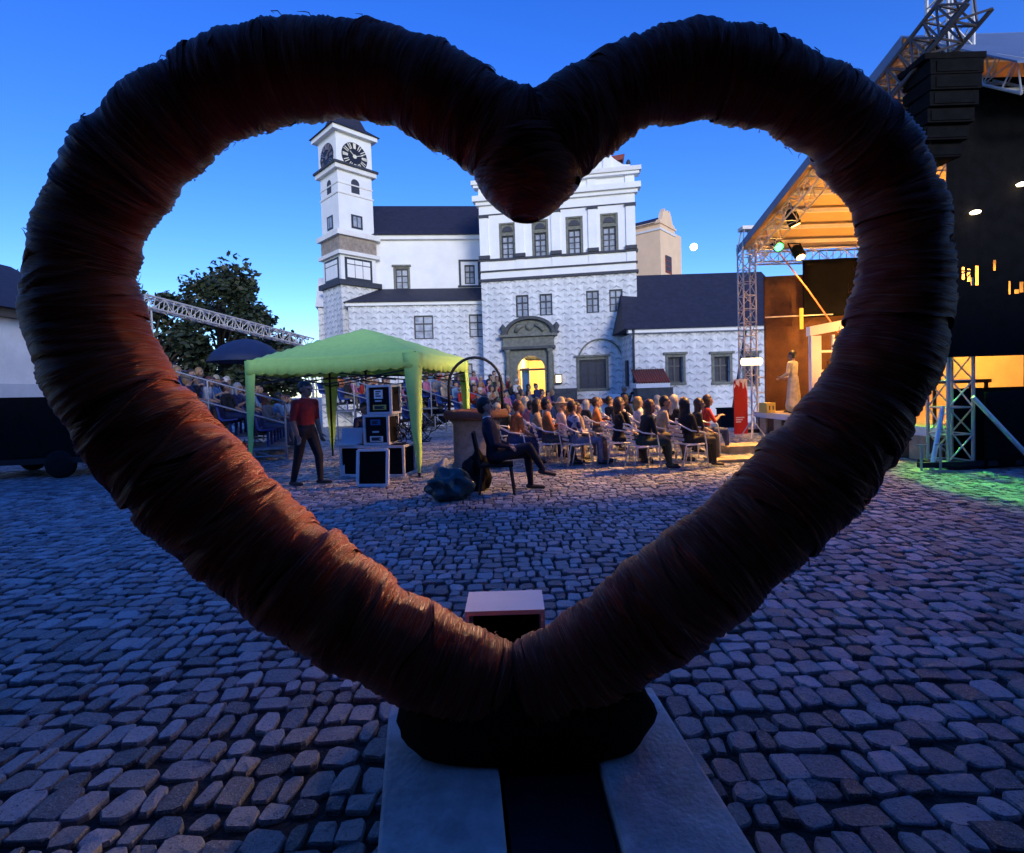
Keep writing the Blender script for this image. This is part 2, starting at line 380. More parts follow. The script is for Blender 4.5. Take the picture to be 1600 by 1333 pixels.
def wall_holes(mb, u0, u1, z0, z1, holes, depth=0.3, back=None, mi=0, thru=()):
    us = sorted(set([u0, u1] + [h[0] for h in holes] + [h[1] for h in holes])); zs = sorted(set([z0, z1] + [h[2] for h in holes] + [h[3] for h in holes]))
    us = [u for u in us if u0 <= u <= u1]; zs = [z for z in zs if z0 <= z <= z1]
    for i in range(len(us) - 1):
        for j in range(len(zs) - 1):
            cu, cz = (us[i] + us[i + 1]) / 2, (zs[j] + zs[j + 1]) / 2
            if any(h[0] < cu < h[1] and h[2] < cz < h[3] for h in holes): continue
            mb.add([(us[i], 0, zs[j]), (us[i + 1], 0, zs[j]), (us[i + 1], 0, zs[j + 1]), (us[i], 0, zs[j + 1])], [(0, 1, 2, 3)], mi)
    for hi, (a, b, c, d) in enumerate(holes):
        mb.add([(a, 0, c), (b, 0, c), (b, 0, d), (a, 0, d), (a, depth, c), (b, depth, c), (b, depth, d), (a, depth, d)],
               [(0, 4, 5, 1), (1, 5, 6, 2), (2, 6, 7, 3), (3, 7, 4, 0)] + ([] if hi in thru else [(4, 7, 6, 5)]), mi)
    if back:
        mb.add([(u0, 0, z0), (u1, 0, z0), (u1, 0, z1), (u0, 0, z1), (u0, back, z0), (u1, back, z0), (u1, back, z1), (u0, back, z1)],
               [(0, 3, 7, 4), (1, 5, 6, 2), (3, 2, 6, 7), (4, 7, 6, 5)], mi)
    return mb
def window(root, r, nx, nz, dep=0.14, fw=0.09, mw=0.055, frame=None, glass=None, surround=0.0, smat=None, hood=False, transom=None):
    a, b, c, d = r; f = MB()
    f.box(a, a + fw, dep - 0.06, dep + 0.04, c, d); f.box(b - fw, b, dep - 0.06, dep + 0.04, c, d)
    f.box(a + fw, b - fw, dep - 0.06, dep + 0.04, c, c + fw); f.box(a + fw, b - fw, dep - 0.06, dep + 0.04, d - fw, d)
    iu0, iu1, iz0, iz1 = a + fw, b - fw, c + fw, d - fw
    for i in range(1, nx):
        x = iu0 + (iu1 - iu0) * i / nx; w = mw * (1.7 if nx == 2 else 1); f.box(x - w / 2, x + w / 2, dep - 0.04, dep + 0.035, iz0, iz1)
    for j in range(1, nz):
        z = iz0 + (iz1 - iz0) * j / nz; w = mw * (1.8 if j == nz - 1 else 0.8); f.box(iu0, iu1, dep - 0.035, dep + 0.03, z - w / 2, z + w / 2)
    if surround:
        s = surround
        f.box(a - s, a - 0.001, -0.05, 0.1, c - s * 0.4, d + s, 1); f.box(b + 0.001, b + s, -0.05, 0.1, c - s * 0.4, d + s, 1)
        f.box(a, b, -0.048, 0.1, d + 0.001, d + s - 0.002, 1); f.box(a - s * 1.2, b + s * 1.2, -0.09, 0.09, c - s * 0.9, c - 0.001, 1)
        if hood: f.box(a - s * 1.7, b + s * 1.7, -0.16, 0.1, d + s + 0.002, d + s + 0.14, 1)
    w = f.build('window', [frame or MT['frame'], smat or MT['stone']], root)
    for i in range(nx):
        for j in range(nz):
            x0 = iu0 + (iu1 - iu0) * i / nx + 0.015; x1 = iu0 + (iu1 - iu0) * (i + 1) / nx - 0.015
            z0 = iz0 + (iz1 - iz0) * j / nz + 0.012; z1 = iz0 + (iz1 - iz0) * (j + 1) / nz - 0.012
            MB().box(x0, x1, dep + 0.012, dep + 0.022, z0, z1).build('pane', glass or MT['glass'], w)
    return w

# gatehouse
G = Facade('castle_gatehouse', 'tall white castle gatehouse with stone portal, sgraffito blocks and scrolled gable', 'building', 757, 36.0, math.radians(-9))
gu1 = G.uz(995, 450)[0]
ZL = {k: G.uz(876, y)[1] for k, y in dict(sg=432, l1=417, sill=399, cap=328, arch=311, corn=300, att=284, att2=277).items()}
low = [G.rect(*r) for r in ((806, 461, 826, 496), (843, 459, 863, 493), (916, 454, 936, 489), (952, 452, 973, 487))]
up = [G.rect(*r) for r in ((780, 348, 806, 407), (831, 343, 857, 403), (884, 338, 911, 398), (938, 333, 966, 394))]
por = G.rect(809, 556, 852, 629); niche_w = G.rect(905, 562, 947, 607)
smallw = G.rect(974, 562, 983, 604)
w = MB()
wall_holes(w, 0, gu1, -1.2, ZL['sg'], low + [por, niche_w], 0.3, 9.0, thru=(4,))
w.build('wall', MT['sgraf'], G.root)
w = MB(); w2 = [h for h in up]
wall_holes(w, 0, gu1, ZL['sg'], ZL['arch'], up, 0.35, 9.0); w.build('wall', MT['plaster'], G.root)
for r in low: window(G.root, r, 2, 3, surround=0.0)
for a, b, c, d in up:
    zs_ = c + (d - c) * 0.66
    window(G.root, (a + 0.16, b - 0.16, c, zs_), 2, 4, dep=0.2, fw=0.07)
    s = MB(); s.box(a, a + 0.16, 0.02, 0.3, c, d); s.box(b - 0.16, b, 0.02, 0.3, c, d); s.box(a + 0.16, b - 0.16, 0.02, 0.3, zs_, zs_ + 0.14)
    s.box(a + 0.16, b - 0.16, 0.03, 0.3, d - 0.1, d); s.box(a + 0.16, b - 0.16, 0.12, 0.3, zs_ + 0.14, d - 0.1)
    sx = s.build('window_surround', MT['stone'], G.root)
    cu = (a + b) / 2; rr = (b - a) / 2 - 0.22; zb = zs_ + 0.34
    L = MB(); L.prism([(cu - rr, zb)] + [(cu + rr * math.cos(PI - k * PI / 10), zb + 0.32 * math.sin(PI - k * PI / 10)) for k in range(11)] + [(cu + rr, zb - 0.06), (cu - rr, zb - 0.06)], 'y', 0.06, 0.119)
    L.build('lunette', MT['trim'], sx)
# ledges
def ledge(name, z0, z1, out, mat, u0=0.0, u1=gu1, root=G.root): return MB().box(u0 - out, u1 + out, -out, 0.4, z0, z1).build(name, mat, root)
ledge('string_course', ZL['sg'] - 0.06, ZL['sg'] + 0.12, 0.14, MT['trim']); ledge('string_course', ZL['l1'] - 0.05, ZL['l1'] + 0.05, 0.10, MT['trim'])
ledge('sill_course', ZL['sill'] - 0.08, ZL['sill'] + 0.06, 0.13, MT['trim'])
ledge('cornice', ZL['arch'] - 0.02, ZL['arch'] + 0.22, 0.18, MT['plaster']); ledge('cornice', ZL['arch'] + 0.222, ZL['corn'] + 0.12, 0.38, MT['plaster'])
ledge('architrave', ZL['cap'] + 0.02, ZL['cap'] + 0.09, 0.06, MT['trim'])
for k in range(5):
    cu = gu1 * (0.03 + 0.94 * k / 4); p = MB()
    p.box(cu - 0.3, cu + 0.3, -0.12, 0.05, ZL['sill'] + 0.07, ZL['cap'] - 0.16)
    pl = p.build('pilaster', MT['plaster'], G.root)
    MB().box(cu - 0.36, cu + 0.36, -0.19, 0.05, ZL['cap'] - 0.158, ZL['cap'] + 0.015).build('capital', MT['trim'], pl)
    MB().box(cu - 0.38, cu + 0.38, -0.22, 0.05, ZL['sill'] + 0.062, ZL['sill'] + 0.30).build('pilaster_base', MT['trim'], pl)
    MB().box(cu - 0.3, cu + 0.3, -0.06, 0.05, ZL['l1'] + 0.06, ZL['sill'] - 0.09).build('pedestal', MT['plaster'], G.root)
    MB().box(cu - 0.3, cu + 0.3, -0.10, 0.05, ZL['corn'] + 0.13, ZL['att'] - 0.02).build('attic_pilaster', MT['plaster'], G.root)
MB().box(0, gu1, 0.0, 0.5, ZL['corn'] + 0.12, ZL['att']).build('attic_wall', MT['plaster'], G.root)
ledge('attic_cornice', ZL['att'], ZL['att'] + 0.18, 0.3, MT['plaster']); ledge('attic_cornice', ZL['att'] + 0.18, ZL['att2'] + 0.16, 0.42, MT['greyplaster'])
zb = ZL['att2'] + 0.16; gc = gu1 / 2
def volute(zb, hw, top, hh):
    pts = []
    for k in range(9):
        t_ = k / 8; pts.append((hw - (hw - top) * (0.15 * t_ + 0.85 * math.sin(t_ * PI / 2) ** 1.6), zb + hh * (t_ ** 1.5)))
    return pts
right = [(gc + x, z) for x, z in [(gu1 / 2 - 0.25, zb), (gu1 / 2 - 0.25, zb + 0.25)] + volute(zb + 0.3, gu1 / 2 - 0.7, gu1 / 2 - 1.7, 1.15)]
poly = right + [(gc + 3.2, zb + 1.45), (gc + 3.2, zb + 1.7)] + [(gc + x, z) for x, z in volute(zb + 1.8, 2.9, 1.3, 1.8)] + [(gc + 1.3, zb + 4.2), (gc, zb + 4.9)]
poly += [(2 * gc - x, z) for x, z in reversed(poly[:-1])]
gab = MB().prism(poly, 'y', 0.02, 0.42).build('gable', MT['plaster'], G.root)
for sgn in (-1, 1):
    MB().box(gc + sgn * (gu1 / 2 - 1.75) - 0.28, gc + sgn * (gu1 / 2 - 1.75) + 0.28, -0.08, 0.02, zb, zb + 1.45).build('gable_pilaster', MT['plaster'], gab)
    MB().box(gc + sgn * (gu1 / 2 - 1.75) - 0.42, gc + sgn * (gu1 / 2 - 1.75) + 0.42, -0.16, 0.44, zb + 1.45, zb + 1.62).build('gable_cap', MT['greyplaster'], gab)
    MB().lathe([(0.02, 0), (0.12, 0.05), (0.16, 0.2), (0.1, 0.34), (0.02, 0.42)], 10, (gc + sgn * (gu1 / 2 - 0.35), 0.2, zb + 0.25)).build('finial', MT['trim'], gab, True)
    sx_ = gc + sgn * (gu1 / 2 - 1.1)
    MB().prism([(sx_ - 0.55, zb + 1.1), (sx_ + 0.55, zb + 1.2), (sx_ + 0.42, zb + 0.85), (sx_ - 0.5, zb + 0.7)], 'y', 0.5, 3.0).build('dormer_roof', MT['tile'], gab)
MB().prism([(0.2, ZL['corn'] + 0.14), (gu1 - 0.2, ZL['corn'] + 0.14), (gc, ZL['corn'] + 4.6)], 'y', 0.55, 9.2).build('roof', MT['roof'], G.root)
# portal
pr = MB(); a, b, c, d = por; cu = (a + b) / 2; hw = (b - a) / 2; zsp = d - hw
cw = G.rect(790, 546, 866, 620); pz = G.uz(828, 546)[1]; pz2 = G.uz(828, 523)[1]; pz3 = G.uz(828, 495)[1]
ring = [(a, c), (a, zsp)] + [(cu - hw * math.cos(k * PI / 12), zsp + hw * math.sin(k * PI / 12)) for k in range(13)] + [(b, c), (cw[1], c), (cw[1], pz), (cw[0], pz), (cw[0], c)]
for i in range(13):   # stone surround as voussoir quads and jambs
    pass
vs = []; 
arc = [(cu - hw * math.cos(k * PI / 12), zsp + hw * math.sin(k * PI / 12)) for k in range(13)]
def outer(p):
    if p[0] <= cu - 1e-6 and p[1] <= zsp + 1e-6: return (cw[0], p[1])
    t_ = min(((cw[1] - cu) / abs(p[0] - cu)) if abs(p[0] - cu) > 1e-5 else 99, ((pz - zsp) / (p[1] - zsp)) if p[1] - zsp > 1e-5 else 99)
    return (cu + (p[0] - cu) * t_, zsp + (p[1] - zsp) * t_)
prof = [(a, c)] + arc + [(b, c)]
po = [(cw[0], c)] + [outer(p) for p in arc] + [(cw[1], c)]
for i in range(len(prof) - 1):
    q = [prof[i], prof[i + 1], po[i + 1], po[i]]
    pr.prism(q, 'y', -0.22, 0.28)
portal = pr.build('portal', MT['stone'], G.root)
for sgn, ua in ((-1, cw[0]), (1, cw[1])):
    q = MB(); x = ua - sgn * 0.24
    q.lathe([(0.24, 0), (0.24, 0.35), (0.17, 0.42), (0.15, pz - c - 0.3), (0.2, pz - c - 0.2), (0.24, pz - c - 0.02)], 12, (x, -0.4, c)); q.build('column', MT['stone'], portal, True)
MB().box(cw[0] - 0.15, cw[1] + 0.15, -0.62, 0.0, pz, pz + 0.18).build('entablature', MT['stone_d'], portal)
MB().box(cw[0] - 0.05, cw[1] + 0.05, -0.45, 0.0, pz + 0.18, pz2 - 0.16).build('frieze', MT['stone'], portal)
MB().box(cw[0] - 0.3, cw[1] + 0.3, -0.68, 0.0, pz2 - 0.16, pz2).build('cornice', MT['stone'], portal)
R = (cw[1] - cw[0]) / 2 + 0.1; hh = pz3 - pz2
def arcp(r, h, z): return [(cu - r * math.cos(k * PI / 16), z + h * math.sin(k * PI / 16)) for k in range(17)]
MB().prism(arcp(R - 0.25, hh - 0.22, pz2), 'y', -0.2, 0.0).build('pediment', MT['stone'], portal)
o_, i_ = arcp(R, hh, pz2), arcp(R - 0.24, hh - 0.2, pz2); q = MB()
for k in range(16): q.prism([o_[k], o_[k + 1], i_[k + 1], i_[k]], 'y', -0.5, 0.0)
q.build('pediment_arch', MT['stone_d'], portal)
q = MB(); q.lathe([(0.0, 0), (0.3, 0.02), (0.28, 0.1), (0.1, 0.14)], 12, (0, 0, 0))
for v_i, v_ in enumerate(q.v): q.v[v_i] = (cu + v_[0], -0.2 - v_[2], pz2 + hh * 0.45 + v_[1])
for dx in (-0.75, 0.75): q.tube([(cu + dx * 1.3, -0.25, pz2 + 0.2), (cu + dx, -0.28, pz2 + hh * 0.45), (cu + dx * 0.5, -0.25, pz2 + hh * 0.5)], [0.14, 0.2, 0.1], 8)
q.build('relief', MT['stone'], portal, True)
for sgn in (-1, 1): MB().lathe([(0.18, 0), (0.2, 0.12), (0.1, 0.2), (0.22, 0.5), (0.05, 0.75)], 10, (cu + sgn * (R + 0.05), -0.35, pz2)).build('urn', MT['stone_d'], portal, True)
# lit passage
q = MB(); q.add([(a, 0.3, c), (b, 0.3, c), (b, 6.5, c), (a, 6.5, c), (a, 0.3, d), (b, 0.3, d), (b, 6.5, d), (a, 6.5, d)], [(0, 3, 7, 4), (1, 5, 6, 2), (2, 6, 7, 3)])
q.build('passage_wall', MT['gold'], portal)
MB().prism([(a - 0.0, zsp)] + arc + [(b, d + 0.01), (a, d + 0.01)], 'y', 0.285, 0.30).build('arch_top', MT['stone'], portal)
MB().box(a + 0.08, a + 0.62, 1.6, 1.7, c, zsp + 0.2).build('door_leaf', MT['bluebox'], portal)
MB().box(a, b, 1.1, 1.2, zsp - 0.02, zsp + 0.12).build('door_rail', MT['frame'], portal)
MB().box(a, b, -0.2, 6.5, c - 0.06, c + 0.0).build('threshold', MT['stone_d'], portal)
pl = bpy.data.lights.new('passage_lamp_light', 'POINT'); pl.energy = 330; pl.color = (1.0, 0.72, 0.32); pl.shadow_soft_size = 0.15
plo = bpy.data.objects.new('passage_lamp_light', pl); COL.objects.link(plo); plo.parent = portal; plo.location = (cu + 0.3, 3.2, d - 0.5)
# niche arch and window
nu0, nu1, nzb, nzt = G.rect(903, 530, 973, 566)
ncu = (nu0 + nu1) / 2; q = MB(); o_ = [(ncu - (nu1 - nu0) / 2 * math.cos(k * PI / 16), nzb + (nzt - nzb) * math.sin(k * PI / 16)) for k in range(17)]
for k in range(16): q.bar((o_[k][0], -0.03, o_[k][1]), (o_[k + 1][0], -0.03, o_[k + 1][1]), 0.12, 0.10)
q.build('blind_arch', MT['stone'], G.root)
window(G.root, niche_w, 3, 2, surround=0.18, hood=True, mw=0.035, frame=MT['frame'], dep=0.16, glass=MT['trim'])
MB().box(*[G.uz(864, 610)[0], G.uz(902, 610)[0]], -1.6, -0.3, -1.2, G.uz(880, 607)[1]).build('parapet', MT['stone_d'], G.root)
MB().box(*[G.uz(763, 610)[0], G.uz(806, 610)[0]], -1.6, -0.3, -1.2, G.uz(785, 604)[1]).build('parapet', MT['stone_d'], G.root)
MB().box(a - 0.1, b + 0.1, -2.2, -0.25, -1.2, c - 0.07).build('ramp', MT['stone_d'], G.root)
ln = thing('wall_lantern', 'small lit glass lantern on the white wall right of the stone portal', 'lantern')
ln.parent = None
lu = G.rect(868, 585, 878, 599); lp = G.o + G.u * ((lu[0] + lu[1]) / 2) + G.n * 0.2
ln.location = (lp.x, lp.y, lu[2]); ln.rotation_euler = (0, 0, G.a)
hwd = (lu[1] - lu[0]) / 2; hgt = lu[3] - lu[2]
MB().box(-hwd + 0.04, hwd - 0.04, -0.1, 0.1, 0.05, hgt - 0.06).build('lamp_glass', emis('lantern glow', (1.0, 0.8, 0.45), 0.9), ln)
q = MB()
for sx_ in (-1, 1):
    for sy_ in (-1, 1): q.box(sx_ * hwd - 0.02, sx_ * hwd + 0.02, sy_ * 0.12 - 0.02, sy_ * 0.12 + 0.02, 0, hgt)
q.box(-hwd, hwd, -0.13, 0.2, -0.03, 0.04); q.box(-hwd, hwd, -0.13, 0.2, hgt - 0.05, hgt + 0.02); q.build('lantern_frame', MT['iron'], ln)

# low right wing
W = Facade('castle_side_wing', 'low sgraffito castle wing with steep dark roof beside the stage', 'building', 988, 31.5, 0.0)
wu1 = W.uz(1260, 560)[0]; we = W.uz(1080, 518)[1]; wpl = W.uz(1080, 633)[1]
ww = [W.rect(1044, 558, 1067, 598), W.rect(1116, 557, 1140, 597), W.rect(1164, 556, 1182, 600)]
q = MB(); wall_holes(q, 0, wu1, wpl, we, ww, 0.4, 10.0); q.build('wall', MT['sgraf'], W.root)
MB().box(0, wu1, -0.06, 10.0, -1.5, wpl).build('plinth', MT['greyplaster'], W.root)
for r in ww: window(W.root, r, 2, 3, surround=0.16, hood=True, dep=0.3, smat=MT['stone'], glass=MT['trim'])
MB().box(-0.25, wu1, -0.35, 0.1, we - 0.02, we + 0.22).build('eave', MT['plaster'], W.root)
rz_ = W.uz(1080, 428, 5.5)[1]
q = MB(); e0, e1 = -0.55, -0.55
q.add([(-0.55, -0.55, we + 0.2), (wu1, -0.55, we + 0.2), (wu1, 5.5, rz_), (0.5, 5.5, rz_), (-0.55, 10.5, we + 0.2), (wu1, 10.5, we + 0.2)], [(0, 1, 2, 3), (0, 3, 4), (3, 2, 5, 4), (0, 4, 5, 1), (1, 5, 2)])
q.build('roof', MT['roof'], W.root)
MB().tube([(0.05, -0.45, we + 0.15), (0.08, -0.2, we - 0.4), (0.1, -0.12, we - 0.8), (0.1, -0.12, -1.0)], 0.07, 8).build('downpipe', MT['trim'], W.root, True)
MB().box(-0.12, -0.04, 0.8, 1.4, W.uz(979, 604)[1], W.uz(979, 562)[1]).build('side_window', MT['frame'], W.root)
lt = thing('lean_to', 'small lean-to with red tiled roof against the low castle wing', 'shed')
lt.location = W.root.location
a0, a1, z0, z1 = W.rect(993, 580, 1046, 598, -1.2)
MB().box(a0 + 0.1, a1 + 0.2, -1.2, -0.08, -1.2, z0 - 0.3).build('wall', MT['stone_d'], lt)
MB().box(a0, a1, -1.3, -0.07, z0 - 0.3, z0).build('fascia', MT['white'], lt)
for k in range(14):
    x0 = a0 + (a1 - a0) * k / 14; q = MB(); q.tube([(x0 + (a1 - a0) / 28, -1.38, z0 + 0.03), (x0 + (a1 - a0) / 28, -0.07, z1 + 0.12)], (a1 - a0) / 28 * 1.05, 8); q.build('tile', MT['tile'], lt, True)
MB().prism([(a1 + 0.2, -1.2), (a1 + 0.9, -1.2), (a1 + 0.2, z0 - 0.35)], 'y', -1.0, -0.08).build('buttress', MT['stone_d'], lt)

# left lower wing
Lw = Facade('castle_left_wing', 'lower left castle wing with sgraffito blocks below a dark lean-to roof', 'building', 549, 37.0, math.radians(5))
lu1 = Lw.uz(775, 550)[0]; le = Lw.uz(655, 476)[1]
lws = [Lw.rect(647, 493, 677, 530), Lw.rect(733, 491, 760, 527), Lw.rect(719, 568, 739, 614)]
q = MB(); wall_holes(q, 0, lu1, -1.2, le, lws, 0.3, 3.0); q.build('wall', MT['sgraf'], Lw.root)
for r in lws: window(Lw.root, r, 2, 3)
MB().box(-0.15, lu1, -0.2, 0.1, le - 0.05, le + 0.2).build('eave', MT['plaster'], Lw.root)
lr = Lw.uz(660, 451, 2.6)[1]; lr0 = Lw.uz(594, 454, 2.6)[0]
q = MB(); q.add([(-0.3, -0.4, le + 0.19), (lu1, -0.4, le + 0.19), (lu1, 2.6, lr), (lr0, 2.6, lr), (-0.3, 2.6, le + 0.19)], [(0, 1, 2, 3), (0, 3, 4), (0, 4, 3, 2, 1)]); q.build('roof', MT['roof'], Lw.root)
# left upper wing
U = Facade('castle_palace_wing', 'plain white upper palace wing with long dark roof beside clock tower', 'building', 575, 39.8, math.radians(5))
uu1 = U.uz(790, 420)[0]; ue = U.uz(670, 374)[1]
uw = [U.rect(618, 420, 638, 452), U.rect(726, 414, 742, 444)]
q = MB(); wall_holes(q, 0, uu1, -1.2, ue, uw, 0.3, 9.0); q.build('wall', MT['plaster'], U.root)
window(U.root, uw[0], 2, 3, surround=0.14, hood=True); wx = window(U.root, uw[1], 2, 3)
a, b, c, d = U.rect(717, 406, 750, 446); q = MB()
for rct in ((a, a + 0.16, c, d), (b - 0.16, b, c, d), (a + 0.16, b - 0.16, d - 0.13, d), (a - 0.1, b + 0.1, c - 0.16, c - 0.001)): q.box(rct[0], rct[1], -0.08, 0.05, rct[2], rct[3])
q.build('window_surround', MT['trim'], U.root)
MB().box(-0.2, uu1, -0.3, 0.1, ue - 0.05, ue + 0.26).build('eave', MT['plaster'], U.root)
ur = U.uz(670, 322, 4.5)[1]
q = MB(); q.add([(-0.3, -0.5, ue + 0.25), (uu1, -0.5, ue + 0.25), (uu1, 4.5, ur), (-0.3, 4.5, ur), (-0.3, 9.5, ue + 0.25), (uu1, 9.5, ue + 0.25)], [(0, 1, 2, 3), (3, 2, 5, 4), (0, 3, 4), (1, 5, 2), (0, 4, 5, 1)]); q.build('roof', MT['roof'], U.root)

# clock tower: corner nearest the court at pixel column 541
TA = math.radians(45); tp = at(541, 600, 37.6)
T = thing('clock_tower', 'slender white castle clock tower with black dials and dark helm roof', 'tower', (tp.x, tp.y, 0), TA)
# local: corner at origin, +x along right face, +y along left face (away)
TS = 2.75
def tz(py): return CAM_H + ray(541, py).z * (37.6 / ray(541, py).y)
def blk(name, y0, y1, out, mat, s=TS): return MB().box(-out, s + out, -out, s + out, tz(y1), tz(y0)).build(name, mat, T)
blk('base', 445, 640, 0.12, MT['sgraf'])
blk('sill', 437, 444.9, 0.35, MT['trim'])
blk('bay', 397, 436.9, 0.05, MT['plaster'])
blk('ledge', 391, 396.9, 0.3, MT['greyplaster']); blk('frieze', 367, 390.9, 0.12, MT['frieze']); blk('cornice', 359, 366.9, 0.35, MT['greyplaster'])
blk('shaft', 300, 358.9, 0.02, MT['plaster']); blk('string_course', 297.5, 299.9, 0.08, MT['greyplaster']); blk('belfry', 263, 297.4, 0.0, MT['plaster'])
blk('string_course', 282, 284, 0.05, MT['greyplaster'])
blk('cornice', 256, 262.9, 0.28, MT['greyplaster']); blk('cornice_shadow_course', 252.5, 255.9, 0.4, MT['trim']); blk('clock_storey', 204, 252.4, 0.05, MT['plaster'])
blk('eave', 197, 203.9, 0.4, MT['plaster'])
zt = tz(197); q = MB(); c_ = TS / 2
prf = [(c_ + 0.55, 0), (c_ - 0.2, 0.6), (c_ - 0.55, 1.5), (c_ - 0.85, 2.0), (0.45, 2.5), (0.4, 3.2), (0.05, 4.6)]
vs = []; fs = []
for i, (r_, z_) in enumerate(prf): vs += [(c_ + sx_ * r_, c_ + sy_ * r_, zt + z_) for sx_, sy_ in ((-1, -1), (1, -1), (1, 1), (-1, 1))]
for i in range(len(prf) - 1): fs += [(i * 4 + j, i * 4 + (j + 1) % 4, i * 4 + 4 + (j + 1) % 4, i * 4 + 4 + j) for j in range(4)]
fs += [(3, 2, 1, 0), tuple(range(len(vs) - 4, len(vs)))]; q.add(vs, fs); q.build('helm_roof', MT['roof'], T)
def face_pt(face, u, z, out):      # face 0: right face (y = -out), face 1: left face (x = -out)
    return (u, -out, z) if face == 0 else (-out, u, z)
def face_box(face, u0, u1, z0, z1, o0, o1):
    return MB().box(u0, u1, -o1, -o0, z0, z1) if face == 0 else MB().box(-o1, -o0, u0, u1, z0, z1)
dialm = M('black clock dial', (0.008, 0.008, 0.02), 0.5, 0.2); goldm = M('pale gilt numerals', (0.8, 0.76, 0.62), 0.5, 0.1); shadedm = M('shaded gilt numerals', (0.16, 0.16, 0.22), 0.6, 0.1)  # darker numeral copy carries the shade of the left tower face
for face in (0, 1):
    zc = tz(236.5); cu_ = TS / 2; Rr = 1.02; nm = goldm if face == 0 else shadedm
    q = MB(); q.v = [face_pt(face, cu_ + Rr * math.cos(2 * PI * k / 32), zc + Rr * math.sin(2 * PI * k / 32), o) for o in (0.05, 0.10) for k in range(32)]
    q.f = [tuple(range(32)), tuple(range(63, 31, -1))] + [(k, (k + 1) % 32, 32 + (k + 1) % 32, 32 + k) for k in range(32)]; q.m = [0] * 34
    dl = q.build('clock_dial', dialm, T)
    for k in range(12):
        an = 2 * PI * k / 12; ux, uz_ = math.cos(an), math.sin(an)
        q = MB()
        for sgn in ((-1, 1) if k % 3 else (-1, 0, 1)):
            ox, oz = -uz_ * sgn * 0.085, ux * sgn * 0.085
            pa = (cu_ + ux * 0.56 + ox * 0.7, zc + uz_ * 0.56 + oz * 0.7); pb = (cu_ + ux * 0.96 + ox, zc + uz_ * 0.96 + oz)
            q.bar(face_pt(face, *pa, 0.115), face_pt(face, *pb, 0.115), 0.085, 0.05)
        q.build('numeral', nm, dl)
    q = MB(); q.v = [face_pt(face, cu_ + 0.15 * math.cos(2 * PI * k / 12), zc + 0.15 * math.sin(2 * PI * k / 12), o) for o in (0.1, 0.14) for k in range(12)]
    q.f = [tuple(range(12)), tuple(range(23, 11, -1))] + [(k, (k + 1) % 12, 12 + (k + 1) % 12, 12 + k) for k in range(12)]; q.m = [0] * 14
    q.build('hub', nm, dl)
    for an, ln_ in ((2.45, 0.5), (0.35, 0.72)):
        q = MB(); q.bar(face_pt(face, cu_, zc, 0.13), face_pt(face, cu_ + ln_ * math.cos(an), zc + ln_ * math.sin(an), 0.13), 0.07, 0.04); q.build('clock_hand', nm, dl)
    # belfry opening, shaft window, glazed bay
    zb_, zt_ = tz(295 if face == 0 else 294), tz(272); q = MB(); hw_ = 0.33
    pl_ = [(cu_ - hw_, zb_), (cu_ + hw_, zb_), (cu_ + hw_, zt_ - hw_)] + [(cu_ + hw_ * math.cos(k * PI / 8), zt_ - hw_ + hw_ * math.sin(k * PI / 8)) for k in range(1, 8)] + [(cu_ - hw_, zt_ - hw_)]
    n_ = len(pl_); q.v = [face_pt(face, p[0], p[1], o) for o in (-0.2, 0.012) for p in pl_]
    q.f = [tuple(range(n_)), tuple(range(2 * n_ - 1, n_ - 1, -1))] + [(k, (k + 1) % n_, n_ + (k + 1) % n_, n_ + k) for k in range(n_)]; q.m = [0] * (n_ + 2)
    q.build('belfry_opening', MT['trim'], T)
    wz0, wz1 = tz(352), tz(330)
    wf = face_box(face, cu_ - 0.45, cu_ + 0.45, wz0, wz1, 0.0, 0.06).build('window', MT['frame'], T)
    face_box(face, cu_ - 0.3, cu_ - 0.04, wz0 + 0.14, wz1 - 0.14, 0.061, 0.075).build('pane', MT['glass'], wf); face_box(face, cu_ + 0.04, cu_ + 0.3, wz0 + 0.14, wz1 - 0.14, 0.061, 0.075).build('pane', MT['glass'], wf)
    bz0, bz1 = tz(436), tz(400)
    bw = face_box(face, 0.25, TS - 0.3, bz0, bz1, 0.05, 0.10).build('bay_window', MT['frame'], T)
    pw = (TS - 0.55 - 0.3) / 3
    for i in range(3):
        for j, (q0, q1) in enumerate(((0.12, 0.68), (0.72, 0.9))):
            x0 = 0.42 + i * pw
            face_box(face, x0, x0 + pw - 0.05, bz0 + (bz1 - bz0) * q0, bz0 + (bz1 - bz0) * q1, 0.101, 0.12).build('pane', MT['white'], bw)
# stub of range west of the tower
V = thing('castle_west_range', 'narrow gabled end of the range left of clock tower', 'building', (at(508, 600, 40).x, 40, 0), 0.25)
MB().box(-0.3, 2.2, 0, 6, -1.2, 8.3).build('wall', MT['sgraf'], V); MB().prism([(-0.3, 8.3), (6.3, 8.3), (3, 11.2)], 'x', -0.45, 2.2).build('roof', MT['greyplaster'], V)

